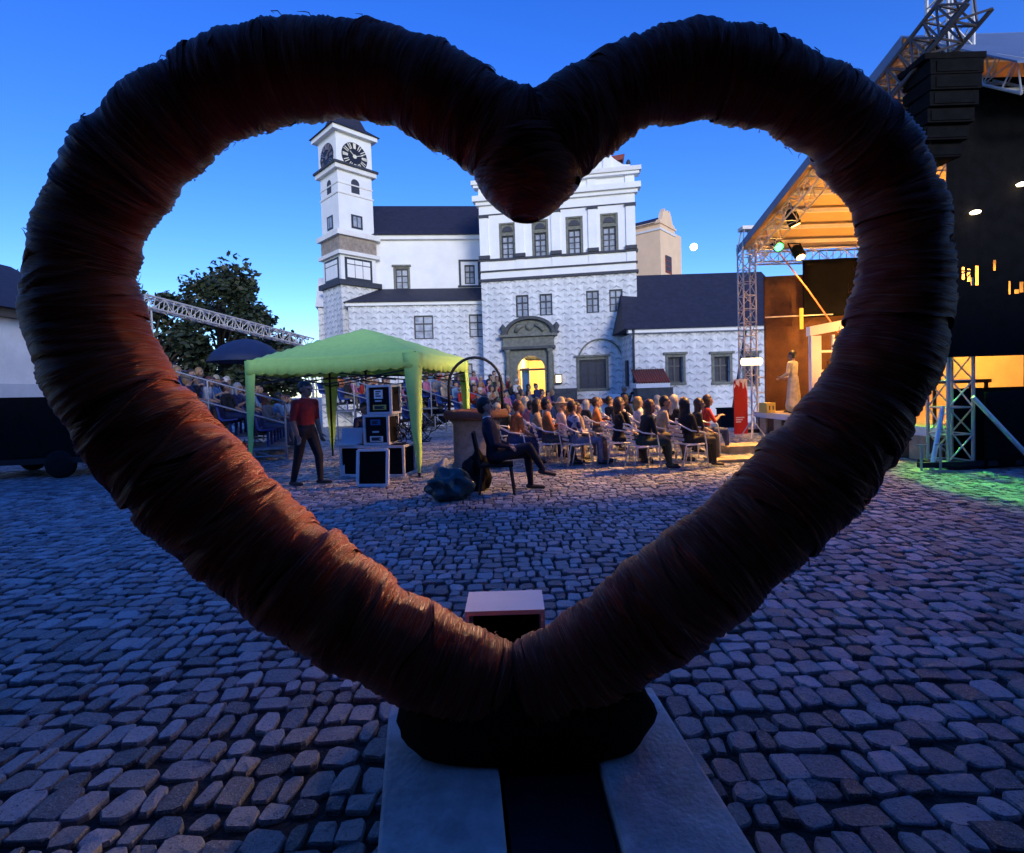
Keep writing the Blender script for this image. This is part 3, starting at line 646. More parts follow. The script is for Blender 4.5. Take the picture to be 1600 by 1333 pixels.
# far gabled tower house; warm light on it is put into the plaster colour
H = thing('gabled_tower_house', 'cream tower house with small scrolled gable behind the low castle wing', 'building', (at(1030, 600, 48).x, 48, 0), math.radians(-40))
sc48 = 800 / 48.0
def hz(py): return CAM_H + ray(1030, py).z * (48 / ray(1030, py).y)
MB().box(-2.6, 0, 0, 6, -1, hz(349)).build('wall', MT['warmlit'], H)
gw = 3.4
q = MB(); gp = [(0, -1), (gw, -1), (gw, hz(349)), (gw, hz(349) + 0.3), (gw - 0.5, hz(349) + 0.5), (gw - 0.8, hz(349) + 1.2), (gw / 2 + 0.5, hz(349) + 1.6), (gw / 2 + 0.4, hz(323) - 0.2), (gw / 2, hz(323)), (gw / 2 - 0.4, hz(323) - 0.2), (gw / 2 - 0.5, hz(349) + 1.6), (0.8, hz(349) + 1.2), (0.5, hz(349) + 0.5), (0, hz(349) + 0.3), (0, hz(349))]
q.prism(gp, 'x', 0.003, 0.4); q.build('gable', MT['warmlit'], H)
H2 = MB(); 
MB().box(-2.7, 0.48, -0.12, gw + 0.12, hz(360), hz(357)).build('string_course', MT['greyplaster'], H)
MB().box(-2.8, 0.5, -0.2, gw + 0.2, hz(350), hz(347)).build('cornice', MT['warmlit'], H)
MB().prism([(-0.3, hz(349)), (gw + 0.3, hz(349)), (gw / 2, hz(331))], 'x', -2.9, 0).build('roof', MT['roof'], H)
window_m = M('brown shutters', (0.22, 0.05, 0.03), 0.7, 0.2)
wf = MB().box(0.401, 0.46, 1.0, 2.4, hz(424), hz(397)).build('window', window_m, H)
for i in range(2):
    for j in range(3): MB().box(0.461, 0.475, 1.12 + i * 0.6, 1.12 + i * 0.6 + 0.5, hz(422) + 0.1 + j * 0.5, hz(422) + 0.5 + j * 0.5).build('pane', MT['frame'], wf)
# moon
mp = at(1084, 386, 900); me = bpy.data.meshes.new('moon'); bm = bmesh.new(); bmesh.ops.create_uvsphere(bm, u_segments=24, v_segments=16, radius=6.2); bm.to_mesh(me); bm.free()
me.materials.append(emis('moonlight', (1.0, 0.97, 0.88), 2.5)); mo = link('moon', me); mo.location = mp; tag(mo, 'small bright white moon low in the evening sky', 'moon')

# plain house on the left
t = thing('courtyard_house', 'white courtyard house with dark eaves beyond the dark trailer', 'building', (-18, 12, 0))
MB().box(-8, 0, 0, 10.5, -0.3, 4.6).build('wall', MT['greyplaster'], t)
MB().box(-8, 0.02, -0.02, 10.52, -0.3, 2.25).build('plinth', M('off white plinth', (0.55, 0.57, 0.6), 0.9, 0.08, 1.5, 0.2), t)
MB().box(-8.3, 0.35, -0.3, 10.8, 4.6, 4.95).build('eave', M('brown eave', (0.10, 0.08, 0.065), 0.8, 0.2), t)
MB().prism([(-8.6, 4.9), (0.6, 4.9), (-4, 7.6)], 'y', -0.4, 10.9).build('roof', MT['roof'], t)
# ------------------------------------------------------------------ heart sculpture
def fibre_mat():
    m, nt, b = new_mat('red brown wrapped fibre')
    uv = nd(nt, 'ShaderNodeUVMap'); uv.uv_map = 'UVMap'
    mp_ = nd(nt, 'ShaderNodeMapping'); mp_.inputs['Scale'].default_value = (190, 6, 1); nt.links.new(uv.outputs[0], mp_.inputs['Vector'])
    n1 = nd(nt, 'ShaderNodeTexNoise', Scale=1.0, Detail=5.0, Roughness=0.6, Distortion=0.6); nt.links.new(mp_.outputs[0], n1.inputs['Vector'])
    mp2 = nd(nt, 'ShaderNodeMapping'); mp2.inputs['Scale'].default_value = (420, 11, 1); nt.links.new(uv.outputs[0], mp2.inputs['Vector'])
    n2 = nd(nt, 'ShaderNodeTexNoise', Scale=1.0, Detail=3.0); nt.links.new(mp2.outputs[0], n2.inputs['Vector'])
    oi = nd(nt, 'ShaderNodeObjectInfo')
    c = mixc(nt, oi.outputs['Random'], (0.36, 0.036, 0.012), (0.50, 0.095, 0.032))
    f = mth(nt, 'MULTIPLY', mth(nt, 'SUBTRACT', n1.outputs['Fac'], 0.52), 3.2, True)
    c = mixc(nt, f, c, (0.62, 0.38, 0.27))
    f2 = mth(nt, 'MULTIPLY', mth(nt, 'SUBTRACT', 0.45, n2.outputs['Fac']), 4.0, True)
    c = mixc(nt, f2, c, (0.02, 0.005, 0.003))
    nt.links.new(c, b.inputs['Base Color']); b.inputs['Roughness'].default_value = 0.38; b.inputs['Specular IOR Level'].default_value = 0.16
    h = mth(nt, 'ADD', n1.outputs['Fac'], mth(nt, 'MULTIPLY', n2.outputs['Fac'], 0.6))
    bp = nd(nt, 'ShaderNodeBump', Strength=1.0, Distance=0.012); nt.links.new(h, bp.inputs['Height']); nt.links.new(bp.outputs[0], b.inputs['Normal'])
    return m
MT['fibre'] = fibre_mat(); MT['foot'] = M('blackened fibre foot', (0.02, 0.009, 0.007), 0.9, 0.4, 12, 0.6, spec=0.1)
HY = 2.0
LEFT = [(868, 292, 90), (840, 264, 125), (808, 235, 145), (773, 206, 150), (739, 183, 148), (703, 160, 146), (653, 133, 148), (610, 118, 153), (565, 110, 157), (505, 107, 160), (435, 113, 166), (365, 132, 172), (300, 165, 178), (240, 215, 182), (190, 268, 186), (152, 330, 188), (130, 395, 187), (126, 440, 186), (135, 495, 188), (155, 560, 192), (190, 625, 196), (240, 690, 200), (305, 760, 200), (385, 838, 196), (470, 905, 190), (560, 968, 182), (650, 1020, 172), (730, 1060, 165), (800, 1088, 160), (850, 1100, 140)]
RIGHT = [(785, 300, 90), (815, 268, 122), (846, 236, 138), (882, 203, 140), (921, 172, 140), (981, 137, 143), (1030, 119, 150), (1085, 110, 154), (1150, 116, 155), (1215, 135, 155), (1275, 165, 155), (1330, 207, 155), (1375, 258, 155), (1403, 312, 155), (1414, 370, 155), (1413, 430, 158), (1405, 490, 160), (1388, 555, 168), (1355, 625, 172), (1310, 690, 176), (1250, 760, 180), (1180, 828, 182), (1100, 895, 182), (1020, 955, 180), (945, 1010, 172), (880, 1055, 165), (818, 1086, 160), (770, 1098, 140)]
def limb_path(px):
    pts = []
    for i, (x, y_, th) in enumerate(px):
        p = at(x, y_, HY); a_, b_ = px[max(0, i - 1)], px[min(len(px) - 1, i + 1)]
        t_ = Vector((b_[0] - a_[0], b_[1] - a_[1])).normalized(); n_ = Vector((-t_.y, t_.x))
        q = abs(Vector((x - CX, y_ + SHIFT - CY)).dot(n_)) / F_PX
        pts.append((p, th * HY / (2 * F_PX) / math.sqrt(1 + q * q)))
    P = np.array([list(p[0]) for p in pts]); R_ = np.array([p[1] for p in pts])
    s_ = np.concatenate([[0], np.cumsum(np.linalg.norm(np.diff(P, axis=0), axis=1))])
    ss = np.arange(0, s_[-1], 0.01)
    Pi = np.stack([np.interp(ss, s_, P[:, k]) for k in range(3)], 1); Ri = np.interp(ss, s_, R_)
    for _ in range(60 if len(px) < 10 else 120):      # smooth
        Pi[1:-1] = (Pi[:-2] + 2 * Pi[1:-1] + Pi[2:]) / 4; Ri[1:-1] = (Ri[:-2] + 2 * Ri[1:-1] + Ri[2:]) / 4
    Tn = np.gradient(Pi, axis=0); Tn /= np.linalg.norm(Tn, axis=1)[:, None]
    B_ = np.array([0, 1.0, 0]); Nn = np.cross(Tn, B_); Nn /= np.linalg.norm(Nn, axis=1)[:, None]
    Ri = Ri + 0.006 * np.sin(ss * 9.0 + Pi[0, 0] * 50) + 0.005 * np.sin(ss * 23.0 + 1.0)
    return ss, Pi, Ri, Nn
heart = thing('heart_sculpture', 'giant open heart wrapped in red brown fibre standing on concrete slabs', 'sculpture', (0, HY, 0.12))
NA = 72; th = np.linspace(0, 2 * PI, NA + 1)
def ringmesh(name, S, Rad, path, close_ends=False):
    """S, Rad arrays (rows, NA+1): path position and radius for each vertex"""
    ss, Pi, Ri, Nn = path
    S = np.clip(S, 0, ss[-1]); P = np.stack([np.interp(S, ss, Pi[:, k]) for k in range(3)], -1); N = np.stack([np.interp(S, ss, Nn[:, k]) for k in range(3)], -1)
    V_ = P + Rad[..., None] * (N * np.cos(th)[None, :, None] + np.array([0, 1.0, 0]) * np.sin(th)[None, :, None])
    V_ -= np.array([0, HY, 0.12]); nr = S.shape[0]; k = NA + 1
    fs = [(i * k + j, i * k + j + 1, (i + 1) * k + j + 1, (i + 1) * k + j) for i in range(nr - 1) for j in range(NA)]
    if close_ends: fs += [tuple(range(NA)), tuple(range((nr - 1) * k + NA - 1, (nr - 1) * k - 1, -1))]
    me = bpy.data.meshes.new(name); me.from_pydata(V_.reshape(-1, 3).tolist(), [], fs)
    uvl = me.uv_layers.new(name='UVMap'); li = np.zeros(len(me.loops), dtype=np.int32); me.loops.foreach_get('vertex_index', li)
    uvs = np.stack([S.reshape(-1), np.tile(th / (2 * PI), nr)], 1)[li]; uvl.data.foreach_set('uv', uvs.astype(np.float32).reshape(-1))
    me.materials.append(MT['fibre']); me.polygons.foreach_set('use_smooth', [True] * len(me.polygons))
    return link(name, me, heart)
def pn(n, k, seed):      # periodic noise round the tube
    r = np.random.default_rng(seed); o = np.zeros(NA + 1)
    for f_ in range(1, k): o += r.normal() / f_ ** 0.7 * np.cos(f_ * th + r.uniform(0, 2 * PI))
    return o * n
nb = 0
TIP = [(822, 190, 120), (823, 230, 150), (824, 258, 190), (824, 286, 172), (823, 313, 122), (822, 344, 36)]
SADDLE = [(700, 158, 135), (750, 191, 148), (790, 216, 160), (826, 228, 168), (865, 215, 156), (905, 187, 140), (950, 155, 130)]
for side, px in (('l', LEFT), ('r', RIGHT), ('s', SADDLE), ('t', TIP)):
    path = limb_path(px); ss, Pi, Ri, Nn = path; Ltot = ss[-1]
    rows = np.arange(0.0, Ltot, 0.02); S = np.repeat(rows[:, None], NA + 1, 1)
    ringmesh('core', S, np.interp(S, ss, Ri) * 0.93, path, True)
    s0 = 0.0
    while s0 < Ltot:
        wd = random.uniform(0.05, 0.13); tilt = random.uniform(-0.45, 0.45); ph = random.uniform(0, 2 * PI); nr = 12
        off = random.uniform(-0.005, 0.005); lean = random.uniform(-0.006, 0.007)
        t_ = np.linspace(-0.5, 0.5, nr)[:, None]
        edge0 = pn(0.007, 9, nb * 7 + 1)[None, :]; edge1 = pn(0.007, 9, nb * 7 + 2)[None, :]
        rr = np.interp(np.clip(s0, 0, Ltot), ss, Ri)
        S = s0 + t_ * wd + np.where(t_ < 0, edge0, edge1) * np.abs(t_) * 2 + tilt * rr * np.cos(th + ph)[None, :]
        bulge = 0.006 * np.sqrt(np.clip(1 - (2 * t_) ** 2, 0, 1)) - 0.006
        strands = rng.normal(0, 0.0016, (nr, 1)) + 0.003 * np.sin(t_ * wd * 420 + pn(0.7, 6, nb * 7 + 3)[None, :])
        Rad = np.interp(np.clip(S, 0, Ltot), ss, Ri) + off + lean * t_ * 2 + bulge + strands + pn(0.0022, 12, nb * 7 + 4)[None, :]
        for A_ in (S, Rad): A_[:, -1] = A_[:, 0]
        ringmesh('wrap_band', S, Rad, path); nb += 1
        s0 += wd * random.uniform(0.42, 0.62)
# stray fibre ends
q = MB()
for side, px in (('l', LEFT), ('r', RIGHT)):
    ss, Pi, Ri, Nn = limb_path(px)
    for k in range(200):
        i = random.randrange(5, len(ss) - 5); an = random.uniform(0, 2 * PI); l_ = random.uniform(0.04, 0.14)
        tn = Vector(np.cross(Nn[i], [0, 1, 0])); pts = []
        for j in range(4):
            aa = an + j * l_ / Ri[i] / 3; rd = Ri[i] + 0.006 + (0.006 * (j / 3) ** 2 * random.random() + random.uniform(0, 0.004))
            pts.append(Vector(Pi[i]) + (Vector(Nn[i]) * math.cos(aa) + Vector((0, 1, 0)) * math.sin(aa)) * rd + tn * (j * random.uniform(-0.008, 0.008)) - Vector((0, HY, 0.12)))
        q.tube(pts, [0.0022, 0.002, 0.0016, 0.0006], 3, False)
o = q.build('loose_fibres', MT['fibre'], heart); o['kind'] = 'stuff'
uvl = o.data.uv_layers.new(name='UVMap')
q = MB(); n_ = 30      # wrapped foot of the sculpture
vs = []
for i in range(9):
    z_ = 0.0 + 0.30 * i / 8; k_ = math.sqrt(max(0.05, 1 - (2 * i / 8 - 0.75) ** 2 * 0.42))
    vs += [((0.50 * k_ + 0.012 * math.sin(7 * a_ + i)) * math.copysign(abs(math.cos(a_)) ** 0.6, math.cos(a_)) + 0.02, 0.2 * k_ * math.copysign(abs(math.sin(a_)) ** 0.7, math.sin(a_)), z_) for a_ in [2 * PI * j / n_ for j in range(n_)]]
q.add(vs, [(i * n_ + j, i * n_ + (j + 1) % n_, (i + 1) * n_ + (j + 1) % n_, (i + 1) * n_ + j) for i in range(8) for j in range(n_)] + [tuple(reversed(range(n_))), tuple(range(8 * n_, 9 * n_))])
o = q.build('foot', MT['foot'], heart, True); o.data.uv_layers.new(name='UVMap')
uvd = o.data.uv_layers['UVMap'].data
for lp_ in o.data.loops:
    v_ = o.data.vertices[lp_.vertex_index].co; uvd[lp_.index].uv = (v_.x, v_.z)
# slabs and beam under it
for (x0, x1), lb in zip(SLABS, ('pale concrete base slab under the heart, beside the white box corner', 'pinkish concrete base slab under the heart, on the stage side')):
    q = MB(); q.prism([(-0.60, 2.30), (-0.135, 2.30), (-0.06, 1.53), (0.0, 0.9), (-0.335, 0.9)] if x0 < 0 else [(x0, 2.30), (x1 - 0.03, 2.30), (x1 + 0.1, 0.9), (x0 + 0.05, 0.9)], 'z', -0.05, 0.118)
    o = q.build('base_slab', MT['concrete'], None, False, 0.012); tag(o, lb, 'slab', 'concrete slabs under the heart')
o = MB().prism([(-0.12, 2.28), (0.25, 2.28), (0.30, 0.9), (0.015, 0.9), (-0.045, 1.53)], 'z', -0.03, 0.085).build('base_beam', MT['steel_d'], None, False, 0.006); tag(o, 'black steel base beam between the two concrete slabs', 'beam')
# white open box behind
p0 = onz(727, 968, 0.42); bx = thing('display_box', 'white open-fronted box standing on cobbles behind the heart', 'box', (at(789, 968, 2.42).x, 2.42, 0.0))
bw_, bh_, bd_ = 0.192, 0.44, 0.24
q = MB(); q.box(-bw_, bw_, 0, bd_, bh_ - 0.022, bh_); q.build('top_panel', MT['white'], bx)
for sgn in (-1, 1): MB().box(min(sgn * bw_, sgn * (bw_ - 0.02)), max(sgn * bw_, sgn * (bw_ - 0.02)), 0, bd_, 0, bh_ - 0.0225).build('side_panel', MT['white'], bx)
MB().box(-bw_ + 0.0205, bw_ - 0.0205, bd_ - 0.02, bd_, 0, bh_ - 0.0225).build('back_panel', MT['plastic_k'], bx)
MB().box(-bw_ + 0.0205, bw_ - 0.0205, 0.0, bd_ - 0.021, 0.0, 0.02).build('bottom_panel', MT['plastic_k'], bx)

# ------------------------------------------------------------------ tent
FR, FL = Vector((-1.67, 9.0)), Vector((-5.1, 9.92)); ed = (FL - FR); TLn = ed.length; ed.normalize(); pdp = Vector((-ed.y, ed.x)); pdp = pdp if pdp.y > 0 else -pdp
TD = 2.65
tent = thing('gazebo_tent', 'lime green pop-up gazebo tent with tapered leg covers on the cobbles', 'tent', (FR.x, FR.y, 0), math.atan2(pdp.y, pdp.x) - PI / 2)
# local: +y = away from the camera, -x = towards the left corner
E, PK = 2.17, 2.86
def roofz(u, v):      # u 0..1 from right to left, v 0..1 front to back
    a_ = min(u, 1 - u, v, 1 - v) * 2; dd = max(abs(u - 0.5), abs(v - 0.5)) * 2
    k_ = 1 - dd; sag = -0.07 * math.sin(PI * k_) * 0.0
    edge_sag = 0.05 * (abs((u if abs(v - 0.5) > abs(u - 0.5) else v) - 0.5) * 2) ** 2 * (1 - k_)
    return E + (PK - E) * (1 - (1 - k_) ** 1.12) + edge_sag
q = MB(); n_ = 24; vs = [(-TLn * i / n_, TD * j / n_, roofz(i / n_, j / n_) + (0.012 * math.sin(i * 1.7 + j * 0.6) * math.sin(j * 1.3 - i * 0.4) + random.uniform(-0.004, 0.004) if 0 < i < n_ and 0 < j < n_ else 0)) for j in range(n_ + 1) for i in range(n_ + 1)]
q.add(vs, [(j * (n_ + 1) + i, j * (n_ + 1) + i + 1, (j + 1) * (n_ + 1) + i + 1, (j + 1) * (n_ + 1) + i) for j in range(n_) for i in range(n_)])
o = q.build('canopy', MT['tent'], tent, True); md = o.modifiers.new('thick', 'SOLIDIFY'); md.thickness = 0.006
crn = [(0, 0), (-TLn, 0), (-TLn, TD), (0, TD)]
for k in range(4):
    a_, b_ = Vector(crn[k]), Vector(crn[(k + 1) % 4]); q = MB(); nn = 96; vs = []; L_ = (b_ - a_).length
    nrm = Vector(((b_ - a_).y, -(b_ - a_).x)).normalized()
    mid = Vector((-TLn / 2, TD / 2)); nrm = nrm if (a_ - mid).dot(nrm) > 0 else -nrm
    for i in range(nn + 1):
        t_ = i / nn; p = a_.lerp(b_, t_); zt_ = roofz(-p.x / TLn, p.y / TD); dz = 0.25 + 0.04 * abs(math.sin(t_ * L_ / 0.24 * PI)); wob = 0.012 + 0.010 * math.sin(t_ * 21) + 0.005 * math.sin(t_ * 67)
        for f_ in (0, 0.5, 1): vs.append((p.x + nrm.x * (0.012 + wob * f_), p.y + nrm.y * (0.012 + wob * f_), zt_ - dz * f_))
    q.add(vs, [(i * 3 + j, i * 3 + 3 + j, i * 3 + 4 + j, i * 3 + 1 + j) for i in range(nn) for j in range(2)])
    o = q.build('valance', MT['tent'], tent, True); md = o.modifiers.new('thick', 'SOLIDIFY'); md.thickness = 0.005
    # leg and its cloth cover
    c_ = Vector(crn[k]); MB().box(c_.x - 0.016, c_.x + 0.016, c_.y - 0.016, c_.y + 0.016, 0, E + 0.04).build('pole', MT['steel_d'], tent)
    MB().box(c_.x - 0.06, c_.x + 0.06, c_.y - 0.06, c_.y + 0.06, 0, 0.012).build('foot_plate', MT['steel_d'], tent)
    sx_ = -1 if c_.x > -0.1 else 1; sy_ = 1 if c_.y < 0.1 else -1; q = MB()
    ox, oy = -sx_ * 0.026, -sy_ * 0.026; nz_ = 14
    vs = []
    for i in range(nz_ + 1):
        t_ = i / nz_; z_ = E + 0.03 - (E - 0.05) * t_; w_ = 0.23 * (1 - t_) ** 0.8 + 0.03; wb = 0.008 * math.sin(t_ * 17 + k)
        vs += [(c_.x + ox + sx_ * w_, c_.y + oy + wb, z_), (c_.x + ox, c_.y + oy, z_), (c_.x + ox + wb, c_.y + oy + sy_ * w_, z_)]
    q.add(vs, [(i * 3 + j, i * 3 + 1 + j, i * 3 + 4 + j, i * 3 + 3 + j) for i in range(nz_) for j in range(2)])
    o = q.build('leg_cover', MT['tent'], tent, True); md = o.modifiers.new('thick', 'SOLIDIFY'); md.thickness = 0.005
    q = MB(); a3, b3 = a_.to_3d(), b_.to_3d()
    for h_ in range(2):
        for z0_, z1_ in ((1.70, 1.92), (1.92, 1.70)):
            pa, pb = a3.lerp(b3, h_ / 2), a3.lerp(b3, (h_ + 1) / 2); q.bar((pa.x, pa.y, z0_), (pb.x, pb.y, z1_), 0.012, 0.024)
    q.build('scissor_brace', MT['steel_d'], tent)
q = MB(); q.tube([(-TLn / 2, TD / 2, 1.8), (-TLn / 2, TD / 2, PK - 0.03)], 0.02, 8); q.box(-TLn / 2 - 0.06, -TLn / 2 + 0.06, TD / 2 - 0.06, TD / 2 + 0.06, 1.95, 2.05)
for cr in ((-TLn / 2, 0), (-TLn / 2, TD), (0, TD / 2), (-TLn, TD / 2)): q.bar((cr[0], cr[1], 1.80), (-TLn / 2, TD / 2, 1.88), 0.012, 0.024)
q.build('peak_brace', MT['steel_d'], tent)

# ------------------------------------------------------------------ road cases
def framed_case(name, label, loc, rz, w, d, h, body, edge, group=None):
    t = thing(name, label, 'case', loc, rz, group)
    MB().box(-w / 2 + 0.012, w / 2 - 0.012, -d / 2 + 0.012, d / 2 - 0.012, 0.012, h - 0.012).build('body', body, t)
    q = MB(); e = 0.021
    for sx_ in (-1, 1):
        for sy_ in (-1, 1): q.box(sx_ * (w / 2) - e, sx_ * (w / 2) + e, sy_ * (d / 2) - e, sy_ * (d / 2) + e, 0, h)
        for z_ in (0, h): q.box(sx_ * (w / 2) - e, sx_ * (w / 2) + e, -d / 2 + e, d / 2 - e, max(0, z_ - 2 * e), max(0, z_ - 2 * e) + 2 * e)
    for sy_ in (-1, 1):
        for z_ in (0, h): q.box(-w / 2 + e, w / 2 - e, sy_ * (d / 2) - e, sy_ * (d / 2) + e, max(0, z_ - 2 * e), max(0, z_ - 2 * e) + 2 * e)
    q.build('edge_frame', edge, t); return t
cy_ = 9.35; sc_ = 800 / cy_
cp = at(586, 752, 9.2)
road = framed_case('road_case', 'wide black road case with white metal edges under the tent', (at(587, 700, 9.3).x, 9.45, 0), -0.2, 1.22, 0.5, 0.56, MT['black'], MT['alu'])
c1 = framed_case('equipment_case', 'black equipment case with two pale stickers, lower of the stack', (at(597, 690, 9.45).x, 9.45, 0.565), -0.2, 0.46, 0.42, 0.55, MT['plastic_k'], MT['alu'], 'stacked equipment cases')
c2 = framed_case('equipment_case', 'black equipment case with white and yellow labels, topmost of the stack', (at(601, 640, 9.45).x, 9.45, 1.12), -0.2, 0.44, 0.40, 0.53, MT['plastic_k'], MT['alu'], 'stacked equipment cases')
for par, rects in ((c1, ((-0.1, 0.08, 0.36, 0.46, MT['bluebox']), (-0.12, 0.12, 0.06, 0.16, MT['white']))), (c2, ((-0.09, 0.07, 0.28, 0.44, MT['white']), (-0.12, 0.13, 0.08, 0.17, MT['yellow'])))):
    for x0, x1, z0, z1, m_ in rects:
        lbm = MB(); lbm.box(x0, x1, -0.232 if par is c1 else -0.222, -0.2, z0, z1); lo = lbm.build('sticker', m_, par)
        yy_ = -0.236 if par is c1 else -0.226
        for k in range(3): MB().box(x0 + 0.03, x1 - 0.03 - 0.03 * (k % 2), yy_, yy_ + 0.003, z1 - 0.03 - (z1 - z0 - 0.04) * k / 3 - 0.012, z1 - 0.02 - (z1 - z0 - 0.04) * k / 3).build('print_line', MT['frame'], lo)
    q = MB(); q.bar((-0.06, -0.24, 0.24), (0.06, -0.24, 0.24), 0.03, 0.03); q.build('handle', MT['alu'], par)
def frame_stand(label, loc, rz, w, h, lean):
    t = thing('propped_panel', label, 'panel', loc, rz, 'case lids leaning on the road case'); q = MB()
    f = lambda x, z: (x, lean * z, z)
    for (a_, b_) in (((-w / 2, 0.02), (-w / 2, h)), ((w / 2, 0.02), (w / 2, h)), ((-w / 2, h), (w / 2, h)), ((-w / 2, 0.02), (w / 2, 0.02))): q.bar(f(*a_), f(*b_), 0.05, 0.04)
    q.build('metal_edge', MT['white'], t); MB().add([f(-w / 2, 0.03), f(w / 2, 0.03), f(w / 2, h - 0.01), f(-w / 2, h - 0.01)], [(0, 1, 2, 3)]).build('lid_panel', MT['black'], t)
pf = onz(582, 760); frame_stand('broad black case lid with white metal rim leaning on the road case', (pf.x, pf.y, 0), -0.12, 0.50, 0.58, 0.14)
pf = onz(545, 745); frame_stand('narrow black lid with white rim leaning behind the other lid', (pf.x + 0.06, pf.y + 0.02, 0), -0.25, 0.36, 0.54, 0.12)
lp_ = thing('laptop', 'open silver laptop on the road case under the tent', 'laptop', (at(545, 690, 9.4).x, 9.42, 0.565), -0.1)
MB().box(-0.2, 0.2, -0.16, 0.1, 0, 0.02).build('keyboard', MT['alu'], lp_); q = MB(); q.add([(-0.2, 0.1, 0.02), (0.2, 0.1, 0.02), (0.2, 0.18, 0.3), (-0.2, 0.18, 0.3), (-0.2, 0.115, 0.02), (0.2, 0.115, 0.02), (0.2, 0.195, 0.3), (-0.2, 0.195, 0.3)], [(0, 1, 2, 3), (7, 6, 5, 4), (0, 4, 5, 1), (1, 5, 6, 2), (2, 6, 7, 3), (3, 7, 4, 0)]); q.build('screen', M('grey lid', (0.45, 0.47, 0.52), 0.5, 0.08), lp_)
bt = thing('drink_bottle', 'red plastic bottle with white cap between laptop and cases', 'bottle', (at(571, 695, 9.4).x, 9.4, 0.565))
MB().lathe([(0.04, 0), (0.045, 0.02), (0.045, 0.2), (0.02, 0.27), (0.02, 0.3)], 12).build('bottle_body', MT['red'], bt, True); MB().lathe([(0.024, 0.3), (0.024, 0.34)], 10).build('cap', MT['white'], bt)
# cable tangle behind the cases
q = MB()
for k in range(26):
    p = Vector((random.uniform(-0.1, 0.45), random.uniform(-0.1, 0.2), random.uniform(0.0, 0.25))); pts = []
    for j in range(10):
        pts.append(p.copy()); p += Vector((random.uniform(-0.09, 0.1), random.uniform(-0.06, 0.06), random.uniform(-0.07, 0.1))); p.z = max(0.01, min(0.62, p.z))
    q.tube(pts, 0.008, 5)
o = q.build('cable_tangle', MT['plastic_k']); o.location = (road.location.x + 0.42, 9.5, 0.57); tag(o, 'tangle of black cables on the road case beside equipment stack', 'cables')

# ------------------------------------------------------------------ stone well with iron hoop
wl = onz(748, 735); well = thing('stone_well', 'round stone well with brown rim and black iron hoop', 'well', (wl.x - 0.05, wl.y + 0.5, 0))
MB().lathe([(0.5, 0), (0.5, 0.06), (0.46, 0.1), (0.46, 0.86), (0.5, 0.9), (0.5, 0.95)], 28).build('well_wall', MT['sandstone'], well, True)
MB().lathe([(0.60, 0.95), (0.64, 0.98), (0.64, 1.08), (0.6, 1.12), (0.42, 1.12), (0.42, 0.97)], 28).build('rim', MT['brownrim'], well, True)
hp = [(-0.52, 0, 1.1), (-0.52, 0, 1.5)] + [(-0.52 * math.cos(k * PI / 14), 0, 1.58 + 0.56 * math.sin(k * PI / 14)) for k in range(15)] + [(0.52, 0, 1.5), (0.52, 0, 1.1)]
MB().tube(hp, 0.028, 8).build('hoop', MT['iron'], well, True)
# rubbish bags
def lump(name, label, loc, r, seed, mat, group=None):
    bm = bmesh.new(); bmesh.ops.create_icosphere(bm, subdivisions=4, radius=1); rd = random.Random(seed); dirs = [(Vector((rd.gauss(0, 1), rd.gauss(0, 1), rd.gauss(0, 1))).normalized(), rd.uniform(2, 7), rd.uniform(0, 6)) for _ in range(16)]
    for v in bm.verts:
        n = v.co.copy(); d = 1 + sum(0.045 * math.sin(f * n.dot(a) * 2 + p) for a, f, p in dirs)
        v.co = Vector((n.x * r[0] * d, n.y * r[1] * d, max(-r[2] * 0.72, n.z * r[2] * d) + r[2] * 0.72))
    me = bpy.data.meshes.new(name); bm.to_mesh(me); bm.free(); me.materials.append(mat); me.polygons.foreach_set('use_smooth', [True] * len(me.polygons))
    o = link(name, me); o.location = loc; return tag(o, label, 'bag', group)
p = onz(705, 785); lump('rubbish_bag', 'crumpled teal rubbish bag lying in front of the well', (p.x, p.y + 0.2, 0), (0.33, 0.25, 0.24), 3, MT['bag'], 'bags by the well')
p = onz(745, 770); lump('rubbish_bag', 'dark rucksack-like bag slumped against the well foot', (p.x, p.y + 0.2, 0), (0.2, 0.2, 0.3), 5, MT['plastic_k'], 'bags by the well')
p = onz(690, 752); lump('rubbish_bag', 'pale crumpled plastic bag beside the teal rubbish bag', (p.x, p.y + 0.1, 0), (0.16, 0.14, 0.2), 8, M('pale blue plastic', (0.2, 0.26, 0.32), 0.3, 0.5, 6, 0.4), 'bags by the well')
# ------------------------------------------------------------------ stage (front faces the audience on the left)
SX, SYF, SYN = 7.2, 15.2, 8.6
RIDGE_Y, RIDGE_Z, EFZ, ENY, ENZ = 9.0, 7.3, 5.45, 7.0, 5.65
trussm = M('bare truss aluminium', (0.55, 0.53, 0.5), 0.45, 0.12, 12, 0, 0.3)
roof = thing('stage_roof', 'pitched stage roof with lit purlins and blue grey cover', 'stage roof', (SX, 0, 0))
def slab4(mb, pts, t_):
    up = Vector((0, 0, t_)); return mb.add([Vector(p) for p in pts] + [Vector(p) + up for p in pts], [(3, 2, 1, 0), (4, 5, 6, 7), (0, 1, 5, 4), (1, 2, 6, 5), (2, 3, 7, 6), (3, 0, 4, 7)])
q = MB(); slab4(q, [(-0.3, SYF + 0.3, EFZ), (9, SYF + 0.3, EFZ), (9, RIDGE_Y, RIDGE_Z), (-0.3, RIDGE_Y, RIDGE_Z)], 0.03); q.build('roof_membrane', MT['pvc'], roof)
